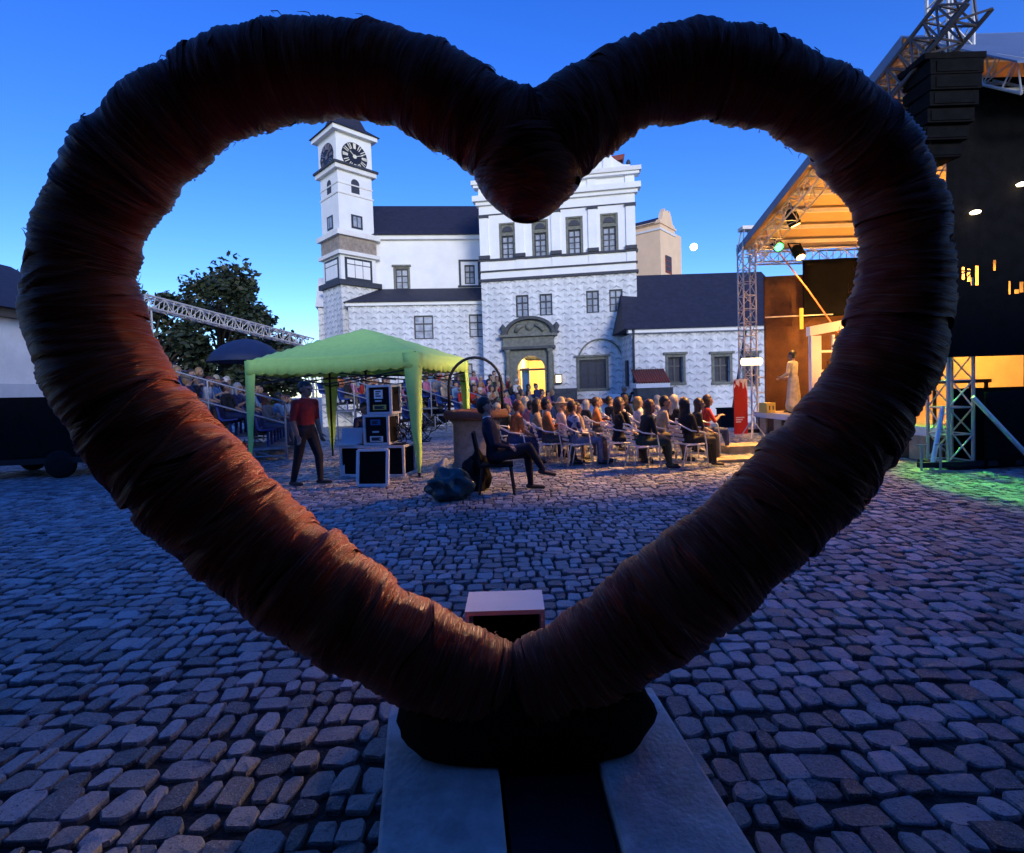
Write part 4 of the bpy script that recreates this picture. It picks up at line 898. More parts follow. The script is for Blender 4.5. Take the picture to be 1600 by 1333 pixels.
q = MB(); slab4(q, [(-0.3, SYF + 0.34, EFZ + 0.032), (9, SYF + 0.34, EFZ + 0.032), (9, RIDGE_Y, RIDGE_Z + 0.032), (-0.3, RIDGE_Y, RIDGE_Z + 0.032)], 0.02); q.build('roof_cover', MT['pvcblue'], roof)
q = MB(); slab4(q, [(-0.3, RIDGE_Y - 0.01, RIDGE_Z + 0.01), (9, RIDGE_Y - 0.01, RIDGE_Z + 0.01), (9, ENY, ENZ), (-0.3, ENY, ENZ)], 0.03); q.build('roof_cover', MT['pvcblue'], roof)
q = MB(); q.add([(-0.32, SYF + 0.34, EFZ - 0.16), (-0.32, RIDGE_Y, RIDGE_Z - 0.16), (-0.32, RIDGE_Y, RIDGE_Z + 0.06), (-0.32, SYF + 0.34, EFZ + 0.06)], [(0, 1, 2, 3)]); o = q.build('fascia', MT['pvcblue'], roof)
md = o.modifiers.new('thick', 'SOLIDIFY'); md.thickness = 0.02
for k in range(9):
    t_ = (k + 0.5) / 9; y_ = SYF + (RIDGE_Y - SYF) * t_; z_ = EFZ + (RIDGE_Z - EFZ) * t_ - 0.06
    MB().box(-0.1, 9, y_ - 0.035, y_ + 0.035, z_ - 0.05, z_ + 0.04).build('purlin', MT['white'], roof)
q = MB(); truss(q, (0.05, SYF, EFZ - 0.28), (0.05, RIDGE_Y, RIDGE_Z - 0.28), 0.36, 16, (1, 0, 0)); q.build('rafter_truss', trussm, roof)
q = MB(); truss(q, (0.05, RIDGE_Y, RIDGE_Z - 0.28), (0.05, ENY, ENZ - 0.2), 0.36, 7, (1, 0, 0)); q.build('rafter_truss', trussm, roof)
q = MB(); truss(q, (0.05, SYF, EFZ - 0.3), (9, SYF, EFZ - 0.3), 0.36, 22); q.build('eave_truss', trussm, roof)
q = MB(); truss(q, (0.3, ENY + 0.1, ENZ - 0.22), (9, ENY + 0.1, ENZ - 0.22), 0.30, 22); q.build('eave_truss', trussm, roof)
# towers
def tower(label, x, y_, z0, h, w=0.36, n=14):
    t = thing('truss_tower', label, 'truss', (x, y_, z0), 0, 'stage truss towers'); q = MB(); truss(q, (0, 0, 0.12), (0, 0, h), w, n, (1, 0, 0), 0.026, 0.013); q.build('lattice', trussm, t)
    MB().box(-w / 2 - 0.1, w / 2 + 0.1, -w / 2 - 0.1, w / 2 + 0.1, 0, 0.1).build('base_block', MT['steel_d'], t)
    for sx_, sy_ in ((-1, -1), (1, -1), (1, 1), (-1, 1)): MB().tube([(sx_ * 0.15, sy_ * 0.15, h - 0.02), (sx_ * 0.1, sy_ * 0.1, h + 0.35)], 0.02, 6).build('head_strut', trussm, t)
    MB().box(-0.17, 0.17, -0.17, 0.17, h + 0.35, h + 0.45).build('pulley_head', trussm, t)
    return t
tower('tall lattice tower at the far front corner of the stage', SX - 0.15, SYF + 0.05, gz(SYF), EFZ + 0.15)
tn = tower('tall lattice tower at the near corner rising above the stage roof', 7.15, 8.35, 0, 7.9, 0.4, 18)
q = MB(); q.tube([(-0.2, -0.1, 1.0), (-0.55, -0.3, 0.02)], 0.035, 8); q.build('outrigger', MT['alu'], tn); q = MB(); q.tube([(0.1, -0.3, 1.15), (0.80, -0.55, 0.15)], 0.035, 8); q.build('outrigger', MT['alu'], tn)
q = MB(); q.bar((-0.75, -0.3, 0.1), (0.9, -0.3, 0.1), 0.08, 0.08); q.build('base_rail', MT['steel_d'], tn)
for dx in (-0.75, -0.45):
    q = MB(); q.box(dx - 0.14, dx + 0.14, -0.5, -0.2, 0, 0.02); q.tube([(dx, -0.35, 0.02), (dx, -0.35, 0.42)], 0.018, 6); q.bar((dx - 0.08, -0.35, 0.42), (dx + 0.08, -0.35, 0.42), 0.02); q.build('screw_jack', MT['galv'], tn)
# ladder truss sticking up over the near corner
a_, b_ = at(1380, 165, 8.0), at(1508, 8, 6.9); o_ = thing('ladder_truss', 'open lattice truss jutting diagonally above the near stage corner', 'truss', a_)
q = MB(); truss(q, (0, 0, 0), b_ - a_ + (b_ - a_) * 0.06, 0.42, 7, (0, 0, 1), 0.03, 0.016); q.build('lattice', M('dark truss tube', (0.10, 0.09, 0.10), 0.5, 0.2, 8, 0, 0.5), o_)
# deck
dk = thing('stage_deck', 'low wooden stage deck with pale front edge and railing', 'stage', (SX, SYN, 0))
DL, DZ = SYF - SYN, 0.62
for k in range(12): MB().box(0.02, 8, DL * k / 12 + 0.004, DL * (k + 1) / 12 - 0.004, DZ - 0.04, DZ).build('board', MT['wood'], dk)
MB().box(-0.03, 0.015, 0, DL, DZ - 0.16, DZ - 0.001).build('front_edge', MT['white'], dk)
MB().box(0.04, 0.08, 0, DL, 0.0, DZ - 0.165).build('front_skirt', MT['drape'], dk)
for k in range(8): MB().box(-0.012, 0.035, 0.3 + k * 0.8, 0.66 + k * 0.8, 0.02, DZ - 0.17).build('skirt_panel', MT['wood'], dk)
MB().box(0.1, 8, -0.04, -0.01, 0.0, 1.28).build('side_skirt', MT['black'], dk)
q = MB()
for z_ in (DZ + 0.55, DZ + 1.0): q.tube([(0.08, DL - 0.05, z_), (1.3, DL - 0.05, z_)], 0.022, 8)
for x_ in (0.08, 0.7, 1.3): q.tube([(x_, DL - 0.05, DZ), (x_, DL - 0.05, DZ + 1.0)], 0.022, 8)
q.build('railing', MT['white'], dk)
# drapes
def drape(name, label, pts, z0, z1, mat, fold=0.06, n=90, freq=26, cat='curtain'):
    q = MB(); a_, b_ = Vector(pts[0]), Vector(pts[1]); nr = Vector((-(b_ - a_).y, (b_ - a_).x)).normalized(); vs = []
    for i in range(n + 1):
        t_ = i / n; f_ = fold * (math.sin(t_ * freq) + 0.5 * math.sin(t_ * freq * 2.3 + 1))
        for k, z_ in enumerate(np.linspace(z0, z1, 7)):
            p = a_.lerp(b_, t_) + nr * f_ * (1 - 0.5 * k / 6) ; vs.append((p.x, p.y, z_ + 0.02 * math.sin(t_ * 9)))
    q.add(vs, [(i * 7 + k, i * 7 + 7 + k, i * 7 + 8 + k, i * 7 + 1 + k) for i in range(n) for k in range(6)])
    o = q.build(name, mat, None, True); md = o.modifiers.new('thick', 'SOLIDIFY'); md.thickness = 0.012
    return tag(o, label, cat)
drape('side_curtain', 'brown wing curtain hanging at the far side of the stage', [(7.45, SYF - 0.15), (15.5, SYF - 0.15)], 0.5, 4.55, MT['drape'])
drape('top_curtain', 'black ragged border curtain along the top of the stage wing', [(8.5, SYF - 0.32), (15.5, SYF - 0.32)], 3.3, 4.95, MT['black'], 0.05)
drape('back_curtain', 'black curtain closing the back of the stage', [(14.6, SYN), (14.6, SYF - 0.3)], 0.5, 6.2, MT['black'])
# near side black mask with openings
q = MB(); holes = []
def near(px, py): p = at(px, py, 7.9); return p.x, p.z
for x0, y0, x1, y1 in ((1503, 417, 1508, 437), (1511, 420, 1517, 440), (1517, 433, 1523, 446), (1523, 415, 1530, 446), (1552, 406, 1557, 423), (1576, 439, 1580, 460), (1585, 452, 1593, 459), (1593, 440, 1600, 457)):
    a_, b_ = near(x0, y1), near(x1, y0); holes.append((a_[0], b_[0], a_[1], b_[1]))
wall_holes(q, 6.72, 13, 1.78, near(1560, 121)[1], holes, 0.01)
q.f = [f for f in q.f]; 
fs = []; vs = q.v
keep = [f for f in q.f if all(abs(vs[i][1]) < 1e-6 for i in f)]
q2 = MB(); q2.add(q.v, keep); o = q2.build('side_mask', MT['black']); o.location = (0, 7.9, 0); md = o.modifiers.new('thick', 'SOLIDIFY'); md.thickness = 0.01
tag(o, 'black cloth masking the near side of the stage, torn with small lit gaps', 'curtain')
drape('low_curtain', 'black cloth hung along the near stage foot', [(7.4, 8.0), (13, 8.0)], 0.02, 1.22, MT['black'], 0.03)
# yellow panels added behind the gaps so they look lit
for k, (x0, x1) in enumerate(((7.7, 9.2), (9.35, 10.7))):
    o = MB().box(x0, x1, 10.2 + 0.5 * k, 10.24 + 0.5 * k, DZ, 4.2).build('backing_panel', MT['gold'], None, False); tag(o, ('broad' if k == 0 else 'narrow') + ' added yellow panel making the mask gaps look lit', 'panel', 'added panels behind the mask')
q = MB(); q.box(7.55, 8.3, 8.85, 9.25, 1.36, 1.42); 
for x_ in (7.6, 8.25):
    for y_ in (8.9, 9.2): q.box(x_ - 0.02, x_ + 0.02, y_ - 0.02, y_ + 0.02, DZ, 1.36)
tag(q.build('prop_table', MT['drape']), 'narrow brown prop table on the near side of the stage', 'table')
# loudspeakers
la = thing('line_array', 'black hanging line array loudspeaker at the near stage corner', 'loudspeaker', at(1474, 98, 7.3)); 
q = MB(); q.box(-0.42, 0.42, -0.2, 0.3, -0.06, 0.02); q.tube([(0, 0, 0), (0, 0.2, 0.5)], 0.015, 6); q.build('fly_frame', MT['black'], la)
for k in range(6):
    cb = MB(); y0 = 0.03 * k * k * 0.35; z0 = -0.08 - 0.2 * k
    cb.prism([(-0.22 + y0, z0), (0.28 + y0, z0 - 0.02), (0.28 + y0, z0 - 0.17), (-0.22 + y0, z0 - 0.195)], 'x', -0.36 + 0.012 * k, 0.36 - 0.012 * k); cbo = cb.build('cabinet', MT['black'], la)
    MB().box(-0.28, 0.28, -0.232 + y0, -0.222 + y0, z0 - 0.17, z0 - 0.03).build('grille', MT['black'], cbo)
# lights of the stage
def spot(name, label, loc, target, energy, col, size, blend=0.5, hous=True, soft=0.12, lens=None, ls=8.0):
    t = thing(name, label, 'stage light', loc, 0, 'stage lights'); dq = (Vector(target) - Vector(loc)).to_track_quat('-Z', 'Y')
    t.rotation_mode = 'QUATERNION'; t.rotation_quaternion = dq
    MB().lathe([(0.13, 0.0), (0.15, 0.06), (0.15, 0.3), (0.1, 0.4), (0.03, 0.44)], 16, (0, 0, 0)).build('housing', MT['plastic_k'], t, True)
    MB().lathe([(0.115, -0.006), (0.115, -0.001)], 16).build('lens', emis(name + ' lens', lens or col, ls), t)
    q = MB(); q.bar((-0.18, 0, 0.2), (-0.18, 0, 0.55), 0.02, 0.04); q.bar((0.18, 0, 0.2), (0.18, 0, 0.55), 0.02, 0.04); q.bar((-0.19, 0, 0.55), (0.19, 0, 0.55), 0.02, 0.04); q.build('yoke', MT['plastic_k'], t)
    L = bpy.data.lights.new(name + '_beam', 'SPOT'); L.energy = energy; L.color = col; L.spot_size = size; L.spot_blend = blend; L.shadow_soft_size = soft
    lo = bpy.data.objects.new(name + '_beam', L); COL.objects.link(lo); lo.parent = t; lo.location = (0, 0, -0.03)
    return t
WARM = (1.0, 0.47, 0.10)
spot('green_stage_light', 'round stage lamp glowing bright green at the far roof corner', at(1217, 386, SYF - 0.5), (6.9, 7.0, 0), 4200, (0.10, 1.0, 0.06), 0.30, 0.7, ls=5.0, lens=(0.03, 1.0, 0.12))
spot('moving_head_light', 'black moving head lamp under the sloping roof truss', at(1243, 352, 13.4), (9.5, 13.2, DZ), 900, WARM, 1.5)
spot('wash_light', 'small black wash lamp hanging below the far eave truss', at(1251, 402, 14.6), (8.6, 12.0, DZ), 700, WARM, 1.6)
spot('wash_light', 'black wash lamp on the roof truss aimed at the audience', (7.0, 11.0, 6.0), (2.5, 11.0, 0.5), 3400, WARM, 1.05)
spot('wash_light', 'added wash lamp on the sloping truss aimed at the heart', (6.9, 9.9, 6.3), (-0.95, 2.0, 0.75), 300, (1.0, 0.62, 0.36), 0.25, 1.0)  # lamp added to warm the fibre of the heart
spot('wash_light', 'added wash lamp on the near roof truss lighting the backing panels', (8.6, 8.7, 5.0), (9.2, 10.5, 2.2), 1100, WARM, 1.3)  # added to brighten the panels behind the mask
spot('added_uplight', 'added floor lamp on the deck warming the roof underside', (10.8, 11.2, DZ + 0.45), (8.6, 12.2, 7.0), 1100, WARM, 2.5)  # unseen uplight added to light the roof lining
for (px, py, nm) in ((1524, 332, 'lower'), (1597, 288, 'upper')):
    p = at(px, py, 7.82); o = MB().lathe([(0.0, -0.02), (0.06, -0.015), (0.07, 0.01), (0.03, 0.03)], 12).build('work_lamp', emis('work lamp glow', (1.0, 0.75, 0.45), 4), None, True); o.location = p; tag(o, nm + ' small glowing work lamp on the black stage mask', 'lamp', 'work lamps on the mask')
# lamp on stand at front of the stage
p = onz(1160, 690); ls_ = thing('flood_light', 'bright tube floodlight on a white stand beside the red banner', 'floodlight', (at(1176, 690, 13.6).x, 13.6, 0))
MB().tube([(-0.27, 0, 2.03), (-0.25, 0, 2.03), (0.25, 0, 2.03), (0.27, 0, 2.03)], [0.05, 0.1, 0.1, 0.05], 12).build('lamp_head', emis('flood glow', (1.0, 0.82, 0.5), 1.0), ls_, True)
q = MB(); q.tube([(0, 0, 0.02), (0, 0, 1.93)], 0.02, 8)
for an in (0, 2.1, 4.2): q.tube([(0, 0, 0.5), (0.35 * math.cos(an), 0.35 * math.sin(an), 0.02)], 0.014, 6)
q.build('stand', MT['white'], ls_)
pl = bpy.data.lights.new('flood_light_glow', 'SPOT'); pl.energy = 5600; pl.color = (1, 0.58, 0.30); pl.shadow_soft_size = 0.12; pl.spot_size = 0.16; pl.spot_blend = 1.0; plo = bpy.data.objects.new('flood_light_glow', pl); COL.objects.link(plo); plo.parent = ls_; plo.location = (-0.05, -0.16, 2.03)
plo.rotation_mode = 'QUATERNION'; plo.rotation_quaternion = (Vector((-0.95, 2.0, 0.95)) - (ls_.location + plo.location)).to_track_quat('-Z', 'Y')
# banner
bn = thing('roll_up_banner', 'red roll-up banner with flame shapes on white beside the stage', 'banner', (at(1158, 680, 14.2).x, 14.2, 0), 0.1)
def banner_mat():
    m, nt, b = new_mat('banner print'); tc = nd(nt, 'ShaderNodeTexCoord'); sp = nd(nt, 'ShaderNodeSeparateXYZ'); nt.links.new(tc.outputs['Object'], sp.inputs[0])
    mp_ = nd(nt, 'ShaderNodeMapping'); mp_.inputs['Scale'].default_value = (9, 1, 2.4); nt.links.new(tc.outputs['Object'], mp_.inputs['Vector'])
    nz = nd(nt, 'ShaderNodeTexNoise', Scale=1.0, Detail=2.0); nt.links.new(mp_.outputs[0], nz.inputs['Vector'])
    f = mth(nt, 'MULTIPLY', mth(nt, 'SUBTRACT', mth(nt, 'ADD', mth(nt, 'MULTIPLY', nz.outputs['Fac'], 1.3), 0.75), sp.outputs[2]), 30, True)
    nt.links.new(mixc(nt, f, (0.78, 0.74, 0.70), (0.55, 0.015, 0.012)), b.inputs['Base Color']); b.inputs['Roughness'].default_value = 0.5; return m
MB().box(-0.20, 0.20, -0.006, 0.006, 0.06, 1.55).build('print', banner_mat(), bn)
MB().box(-0.21, 0.21, -0.06, 0.06, 0, 0.059).build('cassette', MT['alu'], bn); MB().box(-0.21, 0.21, -0.012, 0.012, 1.551, 1.58).build('top_rail', MT['alu'], bn)
for k in range(3): MB().box(-0.15, 0.10 - 0.05 * k, -0.0095, -0.0065, 0.5 - 0.06 * k, 0.53 - 0.06 * k).build('print_line', MT['white'], bn)
# step boxes in front of the stage
for (px, py, w_, d_, h_, lb) in ((1160, 708, 0.95, 0.6, 0.16, 'low wooden step box lit yellow in front of the stage'), (1152, 722, 1.15, 0.5, 0.06, 'flat wooden board on the cobbles before the step box')):
    p = onz(px, py); t = thing('step_box', lb, 'step', (p.x + 0.1, p.y + 0.2, 0), 0.1, 'steps before the stage')
    for k in range(4): MB().box(-w_ / 2 + w_ * k / 4 + 0.004, -w_ / 2 + w_ * (k + 1) / 4 - 0.004, -d_ / 2, d_ / 2, h_ - 0.03, h_).build('board', MT['wood'], t)
    MB().box(-w_ / 2 + 0.02, w_ / 2 - 0.02, -d_ / 2 + 0.02, d_ / 2 - 0.02, 0, h_ - 0.031).build('carcass', MT['wood'], t)
# set doorway
sd = thing('set_doorway', 'white stage set doorway with lattice window on the deck', 'stage set', (at(1266, 600, 13.2).x, 13.2, DZ), 0.0)
MB().box(0, 0.26, -0.06, 0.06, 0, 2.0).build('post', MT['white'], sd); MB().box(1.5, 1.7, -0.06, 0.06, 0, 2.0).build('post', MT['white'], sd)
q = MB(); q.prism([(-0.04, 2.0), (1.9, 2.3), (1.9, 2.56), (-0.04, 2.24)], 'y', -0.09, 0.09); q.build('lintel', MT['white'], sd)
for x_ in (0.6, 1.0, 1.3): MB().box(x_ - 0.03, x_ + 0.03, -0.03, 0.03, 1.1, 2.02).build('lattice_bar', MT['white'], sd)
for z_ in (1.1, 1.6): MB().box(0.261, 1.499, -0.035, 0.035, z_ - 0.03, z_ + 0.03).build('lattice_bar', MT['white'], sd)
MB().box(0.27, 1.49, -0.02, 0.02, 0, 0.95).build('lower_panel', MT['gold'], sd)
cbx = thing('prop_cube', 'small yellow prop cube on the stage deck corner', 'cube', (at(1192, 640, 14.3).x + 0.12, 14.3, DZ), 0.3)
MB().box(-0.15, 0.15, -0.15, 0.15, 0, 0.28).build('cube_body', MT['yellow'], cbx, False, 0.01)
for sx_ in (-0.06, 0.06): MB().box(sx_ - 0.02, sx_ + 0.02, -0.155, -0.151, 0.08, 0.2).build('mark', MT['frame'], cbx)
o = MB().tube([at(1218, 396, 14.4), at(1262, 452, 14.0), at(1310, 520, 13.6)], 0.022, 6).build('guy_strap', M('orange strap', (0.75, 0.25, 0.1), 0.6, 0.1)); tag(o, 'orange strap slanting down from the green lamp to the doorway', 'strap')
o = MB().tube([at(1196, 496, 14.9), at(1345, 489, 14.9)], 0.02, 6).build('pipe_batten', MT['alu']); tag(o, 'thin pale pipe batten across the brown wing curtain', 'pipe')
o = MB().box(-0.05, 0.05, -0.02, 0.02, -0.3, 0.3).build('batten_plate', MT['yellow']); o.location = at(1252, 498, 14.8); tag(o, 'small upright yellow plate clamped to the pipe batten', 'plate')
# leaning pole by the low wing
o = MB().tube([at(1141, 664, 26), at(1165, 517, 26)], 0.06, 6).build('leaning_pole', MT['iron']); tag(o, 'thin dark pole leaning before the low castle wing', 'pole')
p = at(1135, 655, 24); q = MB(); q.box(-0.35, 0.35, -0.3, 0.3, 0, 0.9); q.box(-0.38, 0.38, -0.33, 0.33, 0.9, 0.97); o = q.build('black_bin', MT['plastic_k'], None, False, 0.02); o.location = (p.x, 24, gz(24)); tag(o, 'squat black bin at the foot of the low castle wing', 'bin')
# ------------------------------------------------------------------ people
def attr_mat(name, rough=0.8, pattern=None):
    m, nt, b = new_mat(name); a = nd(nt, 'ShaderNodeAttribute'); a.attribute_type = 'OBJECT'; a.attribute_name = name
    tc = nd(nt, 'ShaderNodeTexCoord'); nz = nd(nt, 'ShaderNodeTexNoise', Scale=9.0, Detail=5.0); nt.links.new(tc.outputs['Object'], nz.inputs['Vector'])
    c = mixc(nt, mth(nt, 'MULTIPLY', nz.outputs['Fac'], 0.7), a.outputs['Color'], (0.0, 0.0, 0.0))
    if pattern:
        p = nd(nt, 'ShaderNodeAttribute'); p.attribute_type = 'OBJECT'; p.attribute_name = 'pattern'
        n2 = nd(nt, 'ShaderNodeTexNoise', Scale=7.0, Detail=1.0); nt.links.new(tc.outputs['Object'], n2.inputs['Vector'])
        f = mth(nt, 'MULTIPLY', mth(nt, 'MULTIPLY', mth(nt, 'SUBTRACT', n2.outputs['Fac'], 0.53), 30, True), p.outputs['Fac'])
        c = mixc(nt, f, c, (0.02, 0.025, 0.10))
    nt.links.new(c, b.inputs['Base Color']); b.inputs['Roughness'].default_value = rough
    bp = nd(nt, 'ShaderNodeBump', Strength=0.4, Distance=0.02); nt.links.new(nz.outputs['Fac'], bp.inputs['Height']); nt.links.new(bp.outputs[0], b.inputs['Normal'])
    return m
PM = [attr_mat('skin', 0.55), attr_mat('shirt', 0.85, True), attr_mat('trousers'), M('dark shoes', (0.02, 0.018, 0.018), 0.5, 0.2), M('eyes', (0.02, 0.015, 0.012), 0.3, 0.1), M('lips', (0.32, 0.12, 0.10), 0.5, 0.1), M('white collar', (0.7, 0.7, 0.72), 0.8, 0.05)]
HAIRM = attr_mat('hair', 0.5)
def capsule(mb, a, b, ra, rb, flat=1.0, fax=None, n=12):
    a, b = Vector(a), Vector(b); d = b - a; L = d.length
    d = d.normalized() if L > 1e-6 else Vector((0, 0, 1)); f = Vector(fax).normalized() if fax else (Vector((0, 1, 0)) if abs(d.y) < 0.9 else Vector((1, 0, 0)))
    u = (f - d * f.dot(d)).normalized(); w = d.cross(u); rings = []
    for k in range(1, 5): t_ = -PI / 2 + k * PI / 10; rings.append((a + d * ra * math.sin(t_), ra * math.cos(t_)))
    rings.append((a, ra)); rings.append((b, rb))
    for k in range(1, 5): t_ = k * PI / 10; rings.append((b + d * rb * math.sin(t_), rb * math.cos(t_)))
    vs = [p + (u * math.cos(2 * PI * j / n) + w * math.sin(2 * PI * j / n) * flat) * r for p, r in rings for j in range(n)]; k = len(rings)
    mb.add(vs, [(i * n + j, i * n + (j + 1) % n, (i + 1) * n + (j + 1) % n, (i + 1) * n + j) for i in range(k - 1) for j in range(n)] + [tuple(reversed(range(n))), tuple(range((k - 1) * n, k * n))])
def hand(C, wrist, dirv, palm_n, curl, sgn, R=1.0):
    """palm, four fingers and thumb as (a, b, ra, rb, flat, fax, region)"""
    d = Vector(dirv).normalized(); nrm = Vector(palm_n); nrm = (nrm - d * nrm.dot(d)).normalized(); s = d.cross(nrm) * sgn
    w = Vector(wrist); C.append((w, w + d * 0.075, 0.027, 0.036, 0.5, s, 0))
    for k, (off, ln) in enumerate(((-0.030, 0.068), (-0.010, 0.078), (0.010, 0.073), (0.029, 0.058))):
        b = w + d * 0.085 + s * off; d1 = (d * math.cos(curl) - nrm * math.sin(curl)); d2 = (d * math.cos(2 * curl) - nrm * math.sin(2 * curl))
        m_ = b + d1 * ln * 0.55; C.append((b, m_, 0.0095, 0.0090, 1, None, 0)); C.append((m_, m_ + d2 * ln * 0.5, 0.009, 0.0075, 1, None, 0))
    tb = w + d * 0.03 - s * 0.032; t1 = tb + (d * 0.6 - s * 0.55 - nrm * 0.3).normalized() * 0.04
    C.append((tb, t1, 0.013, 0.011, 1, None, 0)); C.append((t1, t1 + (d - s * 0.1 - nrm * 0.35).normalized() * 0.035, 0.011, 0.009, 1, None, 0))
def head(C, c, fwd, up, hs=1.0):
    f = Vector(fwd).normalized(); u = Vector(up); u = (u - f * u.dot(f)).normalized(); s = u.cross(f); c = Vector(c)
    C.append((c + u * 0.035 - f * 0.012, c + u * 0.028 - f * 0.02, 0.094, 0.094, 1.06, s, 0))
    C.append((c - u * 0.01 + f * 0.02, c - u * 0.075 + f * 0.045, 0.076, 0.046, 0.95, s, 0))
    C.append((c + u * 0.01 + f * 0.09, c - u * 0.028 + f * 0.106, 0.011, 0.016, 1, None, 0))
    C.append((c + u * 0.03 + f * 0.077 - s * 0.04, c + u * 0.03 + f * 0.077 + s * 0.04, 0.016, 0.016, 1, None, 0))
    C.append((c - u * 0.062 + f * 0.083 - s * 0.016, c - u * 0.062 + f * 0.083 + s * 0.016, 0.011, 0.011, 1, None, 5))
    for sg in (-1, 1):
        C.append((c + u * 0.012 + f * 0.082 + s * 0.033 * sg, c + u * 0.012 + f * 0.083 + s * 0.034 * sg, 0.012, 0.012, 1, None, 4))
        C.append((c + u * 0.02 - f * 0.01 + s * 0.09 * sg, c - u * 0.02 - f * 0.005 + s * 0.088 * sg, 0.02, 0.014, 0.5, f, 0))
    return c, f, u, s
def hair_mesh(c, f, u, s, style):
    q = MB(); k = lambda a, b, ra, rb, fl=1.0: capsule(q, a, b, ra, rb, fl, s)
    if style == 'hat':
        k(c + u * 0.085 - f * 0.01, c + u * 0.13 - f * 0.01, 0.1, 0.085)
        pts = []
        q.lathe([(0.17, 0), (0.175, 0.006), (0.17, 0.012)], 20, tuple(c + u * 0.07))
    k(c + u * 0.055 - f * 0.022, c + u * 0.045 - f * 0.03, 0.098, 0.1, 1.05); k(c + u * 0.01 - f * 0.05, c - u * 0.03 - f * 0.05, 0.085, 0.07, 0.95)
    if style in ('long', 'bob'):
        ln = 0.27 if style == 'long' else 0.12
        k(c + u * 0.0 - f * 0.05, c - u * ln - f * 0.07, 0.09, 0.075, 0.7)
        for sg in (-1, 1): k(c + u * 0.02 + s * 0.075 * sg - f * 0.01, c - u * (ln * 0.8) + s * 0.08 * sg - f * 0.02, 0.04, 0.035)
    elif style == 'bun': k(c + u * 0.11 - f * 0.09, c + u * 0.12 - f * 0.10, 0.05, 0.05)
    return voxel(q, 0.012, 2, 0.35, 0.007)
def voxel(q, size, smooth, ratio, jitter=0.0):
    me = bpy.data.meshes.new('tmp'); me.from_pydata(q.v, [], q.f); o = bpy.data.objects.new('tmp', me); COL.objects.link(o)
    r = o.modifiers.new('r', 'REMESH'); r.mode = 'VOXEL'; r.voxel_size = size
    if jitter:
        tx = bpy.data.textures.get('strands') or bpy.data.textures.new('strands', 'CLOUDS'); tx.noise_scale = 0.035
        d_ = o.modifiers.new('d', 'DISPLACE'); d_.texture = tx; d_.strength = jitter * 2; d_.texture_coords = 'LOCAL'
    s = o.modifiers.new('s', 'SMOOTH'); s.iterations = smooth; s.factor = 0.5
    d = o.modifiers.new('d2', 'DECIMATE'); d.ratio = ratio
    dg = bpy.context.evaluated_depsgraph_get(); m2 = bpy.data.meshes.new_from_object(o.evaluated_get(dg)); bpy.data.objects.remove(o); bpy.data.meshes.remove(me)
    m2.polygons.foreach_set('use_smooth', [True] * len(m2.polygons)); return m2
def body_mesh(C, size=0.009, ratio=0.3):
    q = MB()
    for a, b, ra, rb, fl, fx, rg in C: capsule(q, a, b, ra, rb, fl, fx)
    me = voxel(q, size, 2, ratio)
    n = len(me.polygons); cen = np.zeros(n * 3); me.polygons.foreach_get('center', cen); cen = cen.reshape(-1, 3); best = np.full(n, 1e9); reg = np.zeros(n, dtype=np.int32)
    for a, b, ra, rb, fl, fx, rg in C:
        A, B = np.array(a), np.array(b); ab = B - A; L2 = max(ab @ ab, 1e-9); t_ = np.clip(((cen - A) @ ab) / L2, 0, 1)
        dist = np.linalg.norm(cen - (A + t_[:, None] * ab), axis=1) - (ra + (rb - ra) * t_) * (1.0 if fl >= 0.9 else 0.8)
        if rg in (4, 5): dist -= 0.004
        m_ = dist < best; best[m_] = dist[m_]; reg[m_] = rg
    for m_ in PM: me.materials.append(m_)
    me.polygons.foreach_set('material_index', reg); return me
